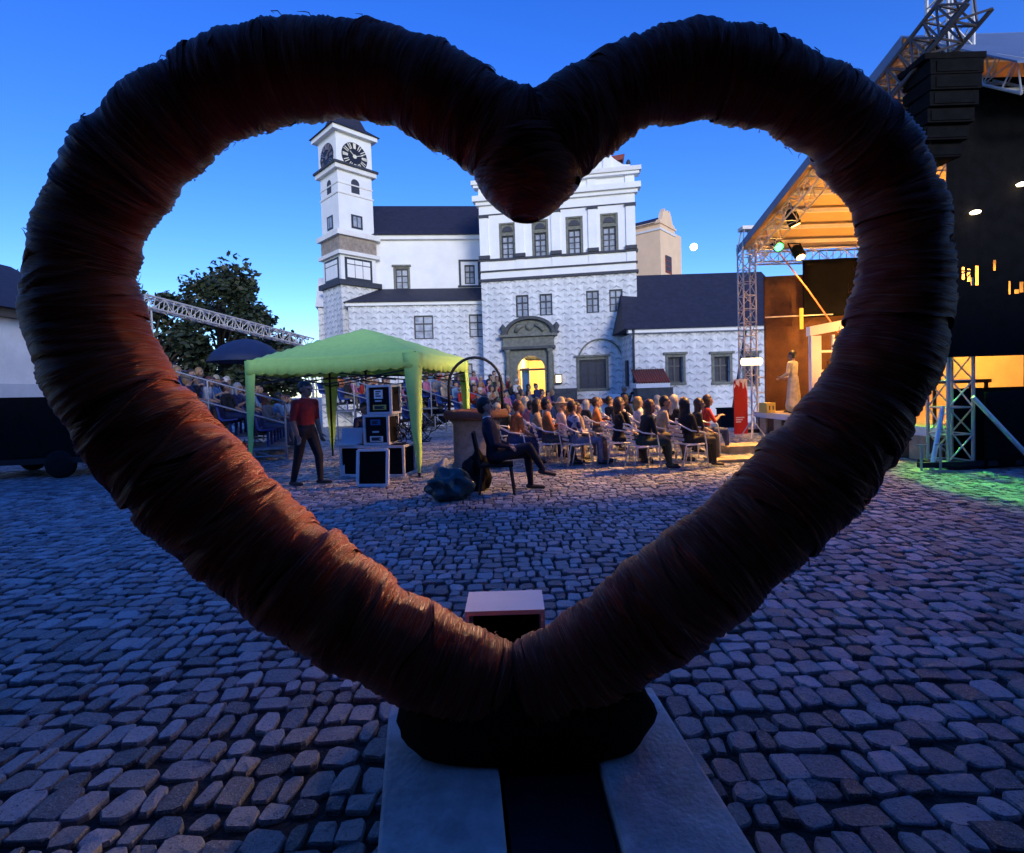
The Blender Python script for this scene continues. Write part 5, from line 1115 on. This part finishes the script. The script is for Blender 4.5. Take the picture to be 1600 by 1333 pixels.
def seated(lean=0.0, arms='lap', turn=0.0, crossed=False, skirt=False, sleeves='short', collar=False, fine=False, slouch=0.0, headpitch=0.0):
    """facing +x, seat at z 0.45"""
    C = []; hip = Vector((0.0, 0, 0.53)); d = Vector((math.sin(lean), 0, math.cos(lean))); ch = hip + d * 0.34 + Vector((-slouch * 0.04, 0, 0)); nk = hip + d * 0.53
    Y = Vector((0, 1, 0)); tr = 2
    C.append((hip + Vector((-0.02, 0, 0.0)), hip + d * 0.12, 0.155, 0.145, 0.78, Y, tr)); C.append((hip + d * 0.14, ch, 0.148, 0.165, 0.68, Y, 1)); C.append((ch, hip + d * 0.44, 0.165, 0.13, 0.66, Y, 1))
    sh = hip + d * 0.455
    for sg in (-1, 1): C.append((hip + d * 0.44, sh + Y * 0.17 * sg, 0.085, 0.066, 1, None, 1))
    if collar: C.append((nk - d * 0.06, nk - d * 0.015, 0.068, 0.062, 1, None, 6))
    C.append((nk - d * 0.04, nk + d * 0.07, 0.056, 0.054, 1, None, 0))
    hc = nk + d * 0.145 + Vector((0.02, 0, 0)); fw = Vector((math.cos(turn), math.sin(turn), headpitch)); H_ = head(C, hc, fw, d + Vector((0, 0, 1)))
    for sg in (-1, 1):
        S_ = sh + Y * 0.185 * sg
        if arms == 'lap': El = S_ + Vector((0.07, 0.055 * sg, -0.27)); Wr = El + Vector((0.2, -0.1 * sg, -0.055))
        elif arms == 'chin' and sg == 1: El = S_ + Vector((0.22, -0.02, -0.2)); Wr = hc + Vector((0.09, 0.06, -0.13))
        elif arms == 'cross': El = S_ + Vector((0.1, 0.04 * sg, -0.25)); Wr = El + Vector((0.12, -0.21 * sg, 0.05 + 0.03 * sg))
        elif arms == 'clap': El = S_ + Vector((0.12, 0.05 * sg, -0.24)); Wr = El + Vector((0.17, -0.17 * sg, 0.12))
        else: El = S_ + Vector((0.05, 0.06 * sg, -0.27)); Wr = El + Vector((0.22, -0.06 * sg, -0.09))
        C.append((S_, El, 0.056, 0.043, 1, None, 1)); C.append((El, El.lerp(Wr, 0.3), 0.043, 0.04, 1, None, 1 if sleeves == 'long' else 0)); C.append((El.lerp(Wr, 0.3), Wr, 0.04, 0.027, 1, None, 1 if sleeves == 'long' else 0))
        hand(C, Wr, (Wr - El) + Vector((0.05, -0.03 * sg, -0.03)), (0, 0.2 * sg, 1), 0.5, sg)
        if crossed and sg == -1:
            K = hip + Vector((0.45, -0.02, 0.10)); A_ = K + Vector((0.19, 0.09, -0.33))
        else:
            K = hip + Vector((0.44, 0.11 * sg, -0.015)); A_ = K + Vector((0.03 + 0.08 * (sg > 0) * (not crossed), 0.0, -0.42))
        C.append((hip + Y * 0.09 * sg + Vector((0.02, 0, -0.01)), K, 0.093, 0.062, 1, None, tr)); C.append((K, K.lerp(A_, 0.35), 0.062, 0.06, 1, None, 0 if skirt else tr)); C.append((K.lerp(A_, 0.35), A_, 0.06, 0.04, 1, None, 0 if skirt else tr))
        fd = Vector((0.95, 0.1, -0.28)) if (crossed and sg == -1) else Vector((1, 0.05 * sg, -0.14))
        C.append((A_ + Vector((-0.03, 0, -0.035)), A_ + fd * 0.17 + Vector((0, 0, -0.035)), 0.042, 0.034, 0.8, Y, 3))
    return body_mesh(C, 0.008 if fine else 0.0105, 0.45 if fine else 0.28), H_
def standing(arms='down', robe=False, sleeves='short', turn=0.0, stride=0.05):
    C = []; Y = Vector((0, 1, 0)); hip = Vector((0, 0, 0.93)); d = Vector((0.02, 0, 1)).normalized(); nk = hip + d * 0.56; tr = 1 if robe else 2
    C.append((hip, hip + d * 0.1, 0.158, 0.15, 0.72, Y, tr)); C.append((hip + d * 0.12, hip + d * 0.36, 0.15, 0.175, 0.66, Y, 1)); C.append((hip + d * 0.36, hip + d * 0.46, 0.172, 0.13, 0.64, Y, 1)); sh = hip + d * 0.48
    for sg in (-1, 1): C.append((hip + d * 0.46, sh + Y * 0.17 * sg, 0.085, 0.066, 1, None, 1))
    C.append((nk - d * 0.05, nk + d * 0.06, 0.058, 0.055, 1, None, 0)); H_ = head(C, nk + d * 0.14 + Vector((0.02, 0, 0)), (math.cos(turn), math.sin(turn), -0.1), d)
    for sg in (-1, 1):
        S_ = sh + Y * 0.19 * sg
        if arms == 'down': El = S_ + Vector((-0.02, 0.05 * sg, -0.29)); Wr = El + Vector((0.07, -0.01 * sg, -0.25))
        elif arms == 'camera': El = S_ + Vector((0.14, 0.03 * sg, -0.24)); Wr = El + Vector((0.14, -0.14 * sg, 0.2))
        else: El = S_ + Vector((0.03, 0.06 * sg, -0.28)); Wr = El + Vector((0.2, -0.06 * sg, -0.1))
        C.append((S_, El, 0.06, 0.046, 1, None, 1)); C.append((El, Wr, 0.045, 0.029, 1, None, 1 if sleeves == 'long' else 0)); hand(C, Wr, Wr - El, (0, -sg, 0.1), 0.35, sg)
        K = Vector((0.03 + stride * sg, 0.1 * sg, 0.50)); A_ = Vector((stride * sg * 1.6 - 0.02, 0.1 * sg, 0.09))
        C.append((hip + Y * 0.085 * sg, K, 0.095, 0.065, 1, None, tr)); C.append((K, A_, 0.064, 0.042, 1, None, tr)); C.append((A_ + Vector((-0.03, 0, -0.04)), A_ + Vector((0.16, 0.02 * sg, -0.045)), 0.043, 0.035, 0.8, Y, 3))
    if robe: C.append((hip + Vector((0, 0, 0.05)), Vector((0, 0, 0.2)), 0.16, 0.24, 0.8, Y, 1)); C.append((Vector((0, 0, 0.24)), Vector((0, 0, 0.2)), 0.245, 0.25, 0.8, Y, 1))
    return body_mesh(C, 0.009, 0.4), H_
BASES = [seated(0.0, 'lap'), seated(-0.15, 'lap', 0.3, slouch=1), seated(0.18, 'other', -0.2), seated(-0.05, 'cross', 0.15, sleeves='long'), seated(0.1, 'clap', 0.0), seated(-0.2, 'other', -0.35, skirt=True), seated(0.05, 'chin', 0.1, sleeves='long')]
STYLES = ['short', 'long', 'bob', 'bun', 'hat']
HAIRS = {}
def hair_for(bi, H_, st):
    if (bi, st) not in HAIRS: HAIRS[(bi, st)] = hair_mesh(*H_, st)
    m_ = HAIRS[(bi, st)]
    if not m_.materials: m_.materials.append(HAIRM)
    return m_
SHIRTS = {'white': (0.72, 0.72, 0.74), 'navy': (0.02, 0.03, 0.12), 'black': (0.012, 0.012, 0.014), 'red': (0.5, 0.025, 0.02), 'light blue': (0.22, 0.40, 0.62), 'pink': (0.62, 0.2, 0.32), 'grey': (0.22, 0.22, 0.24), 'beige': (0.5, 0.4, 0.28), 'green': (0.06, 0.16, 0.07), 'orange': (0.6, 0.2, 0.06)}
HAIRC = {'brown': (0.06, 0.03, 0.015), 'dark': (0.012, 0.009, 0.008), 'blond': (0.42, 0.26, 0.10), 'grey': (0.4, 0.4, 0.4), 'white': (0.68, 0.66, 0.62), 'auburn': (0.17, 0.05, 0.02)}
TROUS = [(0.02, 0.04, 0.14), (0.015, 0.015, 0.02), (0.05, 0.08, 0.2), (0.18, 0.15, 0.11), (0.08, 0.08, 0.09)]
def person(base, bkey, loc, rz, shirt, hair, style, label, group=None, trousers=None, scale=1.0, pattern=0.0, skin=None):
    t = thing('person', label, 'person', loc, rz, group); t.scale = (scale,) * 3
    b = link('body', base[0], t); h = link('hair' if style != 'hat' else 'hat', hair_for(bkey, base[1], style), t)
    sk = skin or random.choice([(0.50, 0.30, 0.21), (0.56, 0.35, 0.26), (0.44, 0.26, 0.18)])
    b['skin'] = sk; b['shirt'] = SHIRTS[shirt] if isinstance(shirt, str) else shirt; b['trousers'] = trousers or random.choice(TROUS); b['pattern'] = pattern
    h['hair'] = HAIRC[hair] if style != 'hat' else (0.6, 0.5, 0.33)
    return t
USED = set()
def rand_person(loc, rz, where, group, pal=None):
  for _try in range(40):
    bi = random.randrange(len(BASES)); st = random.choices(STYLES, [5, 4, 3, 1, 0.6])[0]; sh = random.choice(pal or list(SHIRTS)); hr = random.choices(list(HAIRC), [5, 4, 3, 2, 1, 1])[0]
    hd = {'short': 'short ' + hr + ' hair', 'long': 'long ' + hr + ' hair', 'bob': hr + ' bobbed hair', 'bun': hr + ' hair bun', 'hat': 'straw hat'}[st]
    desc = '%s top with %s' % (sh, hd); lab = 'person in %s, %s' % (desc, where)
    if lab not in USED: break
  USED.add(lab)
  person(BASES[bi], bi, loc, rz + random.uniform(-0.4, 0.4), sh, hr, st, lab, group, scale=random.uniform(0.87, 0.97))
  return desc
# metal cafe chairs
def make_chair():
    t = thing('cafe_chair', '', 'chair'); q = MB()
    for sg in (-1, 1):
        leg = MB().tube([(0.22, 0.25 * sg, 0.0), (0.2, 0.25 * sg, 0.40), (0.16, 0.25 * sg, 0.64), (-0.1, 0.25 * sg, 0.68), (-0.25, 0.23 * sg, 0.76)], 0.013, 7); leg.build('arm_leg', MT['alu'], t, True)
        MB().tube([(-0.27, 0.22 * sg, 0.0), (-0.18, 0.21 * sg, 0.42), (0.18, 0.21 * sg, 0.43)], 0.013, 7).build('rear_leg', MT['alu'], t, True)
    MB().tube([(-0.25, -0.23, 0.76), (-0.30, -0.12, 0.82), (-0.30, 0.12, 0.82), (-0.25, 0.23, 0.76)], 0.013, 7).build('back_rail', MT['alu'], t, True)
    for k in range(4):
        z_ = 0.52 + 0.075 * k; MB().bar((-0.22 - 0.02 * k, -0.2, z_), (-0.22 - 0.02 * k, 0.2, z_), 0.012, 0.045).build('back_slat', MT['alu'], t)
    for k in range(6):
        x_ = -0.18 + 0.07 * k; MB().bar((x_, -0.21, 0.437), (x_, 0.21, 0.437), 0.05, 0.012).build('seat_slat', MT['alu'], t)
    return t
chair0 = make_chair(); first = [True]
def place_chair(x, y_, rz, label):
    c = chair0 if first[0] else copy_tree(chair0); first[0] = False
    c.location = (x, y_, gz(y_)); c.rotation_euler = (0, 0, rz); c['label'] = label; c['group'] = 'aluminium chairs of the audience'
# man in the dark suit
suit = seated(-0.22, 'lap', 0.15, crossed=True, sleeves='long', collar=True, fine=True, headpitch=-0.05)
p = onz(790, 772); sx0, sy0 = p.x - 0.12, p.y + 0.12
person(suit, 'suit', (sx0, sy0, 0.0), 0.0, (0.014, 0.016, 0.045), 'dark', 'short', 'person in dark navy suit with crossed legs seated beside the well', None, (0.010, 0.012, 0.03), 1.05)
ch = thing('dark_chair', 'black chair under the person in the navy suit', 'chair', (sx0, sy0, 0))
MB().box(-0.22, 0.24, -0.22, 0.22, 0.40, 0.435).build('seat', MT['plastic_k'], ch, False, 0.008)
q = MB(); q.prism([(-0.27, 0.47), (-0.24, 0.47), (-0.31, 0.9), (-0.34, 0.9)], 'y', -0.21, 0.21); q.build('backrest', MT['plastic_k'], ch)
for sx_ in (-1, 1):
    for sy_ in (-1, 1): MB().bar((0.2 * sx_, 0.19 * sy_, 0.40), (0.25 * sx_, 0.21 * sy_, 0.0), 0.03).build('leg', MT['iron'], ch)
for sy_ in (-1, 1): MB().bar((-0.215, 0.2 * sy_, 0.40), (-0.26, 0.2 * sy_, 0.5), 0.028).build('back_post', MT['iron'], ch)
# man in red under the tent
redm = standing('down', stride=0.1); p = onz(478, 760)
person(redm, 'red', (p.x, p.y + 0.1, 0), -0.35, 'red', 'dark', 'short', 'standing person in red top and dark trousers under the tent', None, (0.012, 0.012, 0.02), 0.98).scale = (1.12, 1.16, 0.98)
p = at(567, 650, 10.3); person(BASES[6], 6, (p.x, 10.4, 0.0), -0.9, 'navy', 'dark', 'short', 'person in navy top sitting at the desk under the tent', None, (0.02, 0.02, 0.03), 0.98)
o = MB().box(-0.22, 0.22, -0.22, 0.22, 0.38, 0.43).box(-0.2, -0.16, -0.2, -0.16, 0, 0.38).box(0.16, 0.2, -0.2, -0.16, 0, 0.38).box(-0.2, -0.16, 0.16, 0.2, 0, 0.38).box(0.16, 0.2, 0.16, 0.2, 0, 0.38).build('stool', MT['plastic_k']); o.location = (p.x, 10.4, 0); tag(o, 'black stool under the tent behind the cases', 'stool')
# chairs and people of the front rows: (pixel x of chair, pixel y of feet, shirt, hair, style, base, text)
rows = [(1085, 733, 'black', 'dark', 'long', 1, 'black top with very long dark hair, outermost chair by the stage', (0.05, 0.035, 0.02)),
        (1012, 737, 'black', 'auburn', 'long', 2, 'black top with long auburn hair and spotted trousers', (0.05, 0.07, 0.04)),
        (972, 728, 'black', 'brown', 'bob', 0, 'black top with brown bobbed hair beside the spotted trousers', (0.02, 0.02, 0.03)),
        (905, 731, (0.62, 0.62, 0.72), 'brown', 'short', 1, 'white shirt with dark blue blotches on aluminium chair', (0.25, 0.28, 0.42)),
        (880, 722, 'white', 'grey', 'hat', 0, 'white top and straw hat beside the blotched shirt', (0.35, 0.3, 0.42)),
        (842, 716, 'light blue', 'brown', 'short', 5, 'light blue top beyond the suited person', (0.05, 0.12, 0.4))]
for i, (px, py, sh, hr, st, bi, txt, tro) in enumerate(rows):
    p = onz(px, py); x_, y_ = p.x, p.y + 0.22; rz = 0.25 - 0.1 * (i % 3)
    person(BASES[bi], bi, (x_, y_, gz(y_)), rz, sh, hr, st, 'seated person in ' + txt, 'front chairs of the audience', tro, 0.93, pattern=1.0 if i == 3 else 0.0)
    place_chair(x_ - 0.02, y_, rz, ['aluminium chair holding the long dark haired person in black', 'aluminium chair holding the auburn haired person', 'aluminium chair holding the person with brown bobbed hair', 'aluminium chair holding the person in the blotched shirt', 'aluminium chair holding the person in the straw hat', 'aluminium chair holding the light blue person beyond the suit'][i])
k = 0
for r in range(5):
    for c in range(7):
        x_ = 4.3 - c * 0.72 - 0.12 * r + random.uniform(-0.08, 0.08); y_ = 10.0 + r * 0.98 + random.uniform(-0.1, 0.1)
        if x_ < -0.4 and y_ < 11.5: continue
        if x_ < -1.2 - 0.1 * r or random.random() < 0.2: continue
        rn = ['first', 'second', 'third', 'fourth', 'fifth', 'sixth', 'seventh'][r]
        ds = rand_person((x_, y_, gz(y_)), 0.1, rn + ' chair row', 'audience on chairs', None if r > 1 else ['black', 'black', 'white', 'beige', 'grey', 'red', 'orange'])
        place_chair(x_, y_, 0.1, 'aluminium chair in %s row under person in %s' % (rn, ds)); k += 1
p = at(975, 640, 20.0); phm = standing('camera', sleeves='long'); tph = person(phm, 'ph', (p.x, 20.0, gz(20)), -0.6, 'black', 'grey', 'short', 'standing person in black holding up a camera behind the audience', None, (0.015, 0.015, 0.02))
o = MB().box(-0.05, 0.04, -0.07, 0.07, -0.045, 0.045).lathe([(0.035, 0), (0.035, 0.07)], 12, (0, 0, 0)).build('photo_camera', MT['plastic_k'], None, False); o.location = (p.x + 0.36 * math.cos(-0.6), 20 + 0.36 * math.sin(-0.6), gz(20) + 1.45); o.rotation_euler = (0, 0, -0.6); tag(o, 'black photo camera in the hands of the standing person', 'camera')
# actor
act = standing('other', True, 'long', stride=0.03); p = at(1240, 640, 13.9); person(act, 'act', (p.x, 13.9, DZ), 2.2, (0.7, 0.66, 0.52), 'dark', 'short', 'actor in long pale robe standing on the stage deck', None, (0.5, 0.45, 0.3), 0.95)
# ------------------------------------------------------------------ bleachers
def bleacher(label, loc, rz, nrow, L, rise, dep, z0, nseat, names, where, group, occ, maxseat, pal=None, sz=0.56):
    t = thing('bleacher_stand', label, 'bleachers', loc, rz); q = MB()
    for r in range(nrow):
        x_ = -dep * r; z_ = z0 + rise * r
        MB().box(x_ - dep + 0.06, x_ + 0.02, 0, L, z_ - 0.05, z_).build('tread', MT['galv'], t)
        for s_ in range(int(L / 1.6) + 1):
            y_ = min(L - 0.05, s_ * 1.6 + 0.05); f_ = MB(); f_.tube([(x_ - dep + 0.1, y_, 0), (x_ - dep + 0.1, y_, z_ - 0.05)], 0.024, 6); f_.tube([(x_, y_, max(0, z_ - rise - 0.3)), (x_ - dep + 0.1, y_, z_ - 0.06)], 0.018, 6)
            f_.tube([(x_ - dep + 0.1, y_, 0.12 + 0.2 * (r % 2)), (x_ + 0.05, y_, 0.12 + 0.2 * (r % 2))], 0.018, 6); f_.build('scaffold_frame', MT['galv'], t)
    zt = z0 + rise * (nrow - 1); xb = -dep * nrow + 0.05
    for y_ in (0.0,):
        for r in range(nrow + 1):
            x_ = -dep * r + 0.02; zz = z0 + rise * min(r, nrow - 1); MB().tube([(x_, y_ - 0.03, max(0, zz - 0.3)), (x_, y_ - 0.03, zz + 1.05)], 0.022, 7).build('rail_post', MT['galv'], t)
        for h_ in (0.55, 1.05): MB().tube([(0.02, y_ - 0.03, z0 + h_), (-dep * (nrow - 1), y_ - 0.03, zt + h_), (xb, y_ - 0.03, zt + h_)], 0.02, 7).build('hand_rail', MT['galv'], t)
    MB().tube([(xb, 0, zt + 1.05), (xb, L, zt + 1.05)], 0.022, 7).build('back_rail', MT['galv'], t)
    seatme = None
    Mx = Matrix.Translation(Vector(loc)) @ Matrix.Rotation(rz, 4, 'Z')
    for r in range(nrow):
        for s_ in range(nseat):
            x_ = -dep * r - 0.42; y_ = 0.35 + s_ * sz; z_ = z0 + rise * r
            if y_ > L - 0.2: continue
            if seatme is None:
                sq = MB(); pr_ = [(0.2, 0.40), (-0.12, 0.38), (-0.19, 0.44), (-0.25, 0.80), (-0.21, 0.81), (-0.15, 0.47), (-0.10, 0.42), (0.2, 0.435)]; sq.prism(pr_, 'y', -0.23, 0.23); sq.tube([(0, 0, 0), (0, 0, 0.39)], 0.03, 8)
                so = sq.build('seat', MT['plastic_b'], t); seatme = so.data
            else: so = link('seat', seatme, t)
            so.location = (x_, y_, z_)
            if s_ < maxseat and random.random() < occ:
                wp = Mx @ Vector((x_ + 0.02, y_, z_)); rand_person((wp.x, wp.y, wp.z - 0.01), rz, '%s tier of %s' % (names[r], where), group, pal)
    return t
NM = ['lowest', 'second', 'third', 'fourth', 'top']
bleacher('metal bleacher stand with blue seats rising left of the green tent', (-5.3, 11.9, gz(12)), 0.30, 5, 8.0, 0.27, 0.78, 0.32, 13, NM, 'left bleachers', 'spectators on the left bleachers', 0.9, 8, ['light blue', 'navy', 'navy', 'black', 'pink', 'white', 'light blue', 'grey'])
bleacher('low metal bleacher stand with blue seats behind the green tent', (-0.9, 17.2, gz(18)), -0.55, 5, 6.4, 0.24, 0.78, 0.3, 11, NM, 'far bleachers', 'spectators on the far bleachers', 0.92, 11)
bleacher('metal bleacher stand with blue seats seen through the green tent', (-3.3, 18.0, gz(18)), -0.12, 5, 5.6, 0.24, 0.78, 0.3, 9, NM, 'bleachers beyond the tent', 'spectators seen through the tent', 0.92, 9)
# ------------------------------------------------------------------ boom truss, parasol, kiosk, trailer, trees
a_, b_ = at(222, 470, 15.0), at(486, 537, 19.5); bt_ = thing('lighting_truss', 'long pale lattice truss slanting down from the left behind the bleachers', 'truss', a_)
q = MB(); truss(q, (0, 0, 0), b_ - a_, 0.34, 22, (0, 0, 1), 0.028, 0.014); q.build('lattice', trussm, bt_)
for pt in (Vector((0, 0, 0)), (b_ - a_) * 0.985):
    q = MB(); g_ = gz((a_ + pt).y) - a_.z; truss(q, (pt.x, pt.y, g_), (pt.x, pt.y, pt.z - 0.17), 0.3, 10, (1, 0, 0), 0.026, 0.013); q.build('support_tower', trussm, bt_)
pp = at(386, 560, 21); pa = thing('parasol', 'large navy parasol open above the left bleachers', 'parasol', (pp.x, 21, gz(21)))
zt = at(386, 529, 21).z - gz(21); q = MB(); n_ = 24; pr_ = [(0.02, zt), (0.5, zt - 0.1), (0.95, zt - 0.32), (1.3, zt - 0.62), (1.5, zt - 0.95)]
vs = [(r_ * (1 - 0.04 * abs(math.sin(4 * a0))) * math.cos(a0), r_ * (1 - 0.04 * abs(math.sin(4 * a0))) * math.sin(a0), z_) for r_, z_ in pr_ for a0 in [2 * PI * j / n_ for j in range(n_)]]
q.add(vs, [(i * n_ + j, i * n_ + (j + 1) % n_, (i + 1) * n_ + (j + 1) % n_, (i + 1) * n_ + j) for i in range(4) for j in range(n_)]); o = q.build('canopy', MT['navy'], pa, True); md = o.modifiers.new('thick', 'SOLIDIFY'); md.thickness = 0.01
MB().tube([(0, 0, 0), (0, 0, zt + 0.06)], 0.03, 8).build('pole', MT['iron'], pa); MB().lathe([(0.35, 0), (0.35, 0.08), (0.05, 0.12)], 16).build('base', MT['concrete'], pa)
for k in range(8):
    an = k * PI / 4; MB().tube([(0.05 * math.cos(an), 0.05 * math.sin(an), zt - 0.04), (1.42 * math.cos(an), 1.42 * math.sin(an), zt - 0.92)], 0.012, 5).build('rib', MT['iron'], pa)
kp = at(945, 640, 25); ks = thing('kiosk', 'low white kiosk with dark roof edge behind the audience', 'kiosk', (kp.x, 25, gz(25)), 0.05)
MB().box(-1.3, 1.25, 0, 1.6, 0, 1.42).build('counter', MT['white'], ks); MB().prism([(-1.4, 1.42), (1.7, 1.42), (1.7, 1.3), (1.35, 1.42), (0.7, 1.62), (-1.4, 1.62)], 'y', -0.12, 1.7).build('roof_edge', MT['tile'], ks)
MB().box(0.1, 0.75, -0.2, -0.13, 1.3, 1.85).build('notice', MT['white'], ks); o = MB().box(-0.2, 0.2, -0.2, 0.2, 0, 1.0).box(-0.22, 0.22, -0.22, 0.22, 1.0, 1.06).build('blue_bin', MT['bluebox'], None, False, 0.02); p = at(911, 640, 23.5); o.location = (p.x, 23.5, gz(23.5)); tag(o, 'blue plastic bin standing before the white kiosk', 'bin')
tr_ = thing('covered_trailer', 'low dark covered trailer parked before the white courtyard house', 'trailer', (-9.9, 10.9, 0), 0.12)
q = MB(); q.prism([(-1.5, 0.42), (1.45, 0.42), (1.5, 1.45), (1.3, 1.62), (-1.3, 1.66), (-1.52, 1.5)], 'y', -0.8, 0.8); q.build('body', MT['black'], tr_, False, 0.02)
MB().box(-1.56, 1.52, -0.84, 0.84, 0.30, 0.418).build('chassis', MT['iron'], tr_)
for x_ in (-0.9, 0.75):
    for y_ in (-0.86, 0.7):
        wq = MB(); wq.lathe([(0.1, 0), (0.24, 0.0), (0.28, 0.04), (0.28, 0.12), (0.24, 0.16), (0.1, 0.16)], 20); wq.v = [(x_ + v[0], y_ + v[2], 0.28 + v[1]) for v in wq.v]; wo_ = wq.build('wheel', MT['plastic_k'], tr_, True)
MB().bar((1.5, 0, 0.38), (2.5, 0, 0.42), 0.07).build('drawbar', MT['iron'], tr_); MB().tube([(2.45, 0, 0.42), (2.45, 0, 0.0)], 0.03, 8).build('jockey_leg', MT['iron'], tr_)
def tree(label, loc, h, w, seed, nleaf=5200):
    r = random.Random(seed); t = thing('broadleaf_tree', label, 'tree', loc, 0, 'trees behind the bleachers'); q = MB()
    q.tube([(0, 0, 0), (0.1, 0.05, h * 0.25), (-0.05, 0, h * 0.5), (0.05, 0, h * 0.8)], [0.32, 0.25, 0.16, 0.05], 9); clumps = []
    for k in range(36):
        an = r.uniform(0, 2 * PI); hz_ = r.uniform(0.28, 0.93) * h; rad = w / 2 * math.sqrt(max(0.05, 1 - ((hz_ / h - 0.55) / 0.5) ** 2)) * r.uniform(0.35, 1.0)
        e = Vector((math.cos(an) * rad, math.sin(an) * rad, hz_)); q.tube([(0, 0, hz_ * 0.62), e * 0.5 + Vector((0, 0, hz_ * 0.38)), e], [0.09, 0.055, 0.015], 6); clumps.append((e, r.uniform(0.55, 1.15) * w / 7))
    q.build('trunk', MT['bark'], t, True); vs = []; fs = []
    for k in range(nleaf):
        c, cr = r.choice(clumps); dv = Vector((r.gauss(0, 1), r.gauss(0, 1), r.gauss(0, 0.8))).normalized() * cr * r.uniform(0.3, 1.12); p = c + dv; s_ = r.uniform(0.11, 0.24)
        a1 = Vector((r.gauss(0, 1), r.gauss(0, 1), r.gauss(0, 0.6))).normalized(); a2 = a1.cross(Vector((r.gauss(0, 1), r.gauss(0, 1), r.gauss(0, 1)))).normalized(); o_ = len(vs)
        vs += [p - a1 * s_, p + a2 * s_ * 0.5, p + a1 * s_, p - a2 * s_ * 0.5]; fs.append((o_, o_ + 1, o_ + 2, o_ + 3))
    me = bpy.data.meshes.new('crown'); me.from_pydata(vs, [], fs); me.materials.append(MT['leaf']); link('crown', me, t)
tp = at(345, 560, 30); tree('tall dark broadleaf tree rising above the navy parasol', (tp.x, 30, -1), 10.2, 7.2, 4, 15000)
tp = at(238, 560, 27); tree('dark broadleaf tree hidden partly by the heart beside the taller tree', (tp.x, 27, -1), 8.6, 5.6, 9, 11000)
tp = at(425, 560, 33); tree('smaller dark tree right of the tall tree behind the truss', (tp.x, 33, -1), 6.6, 4.5, 12, 7000)
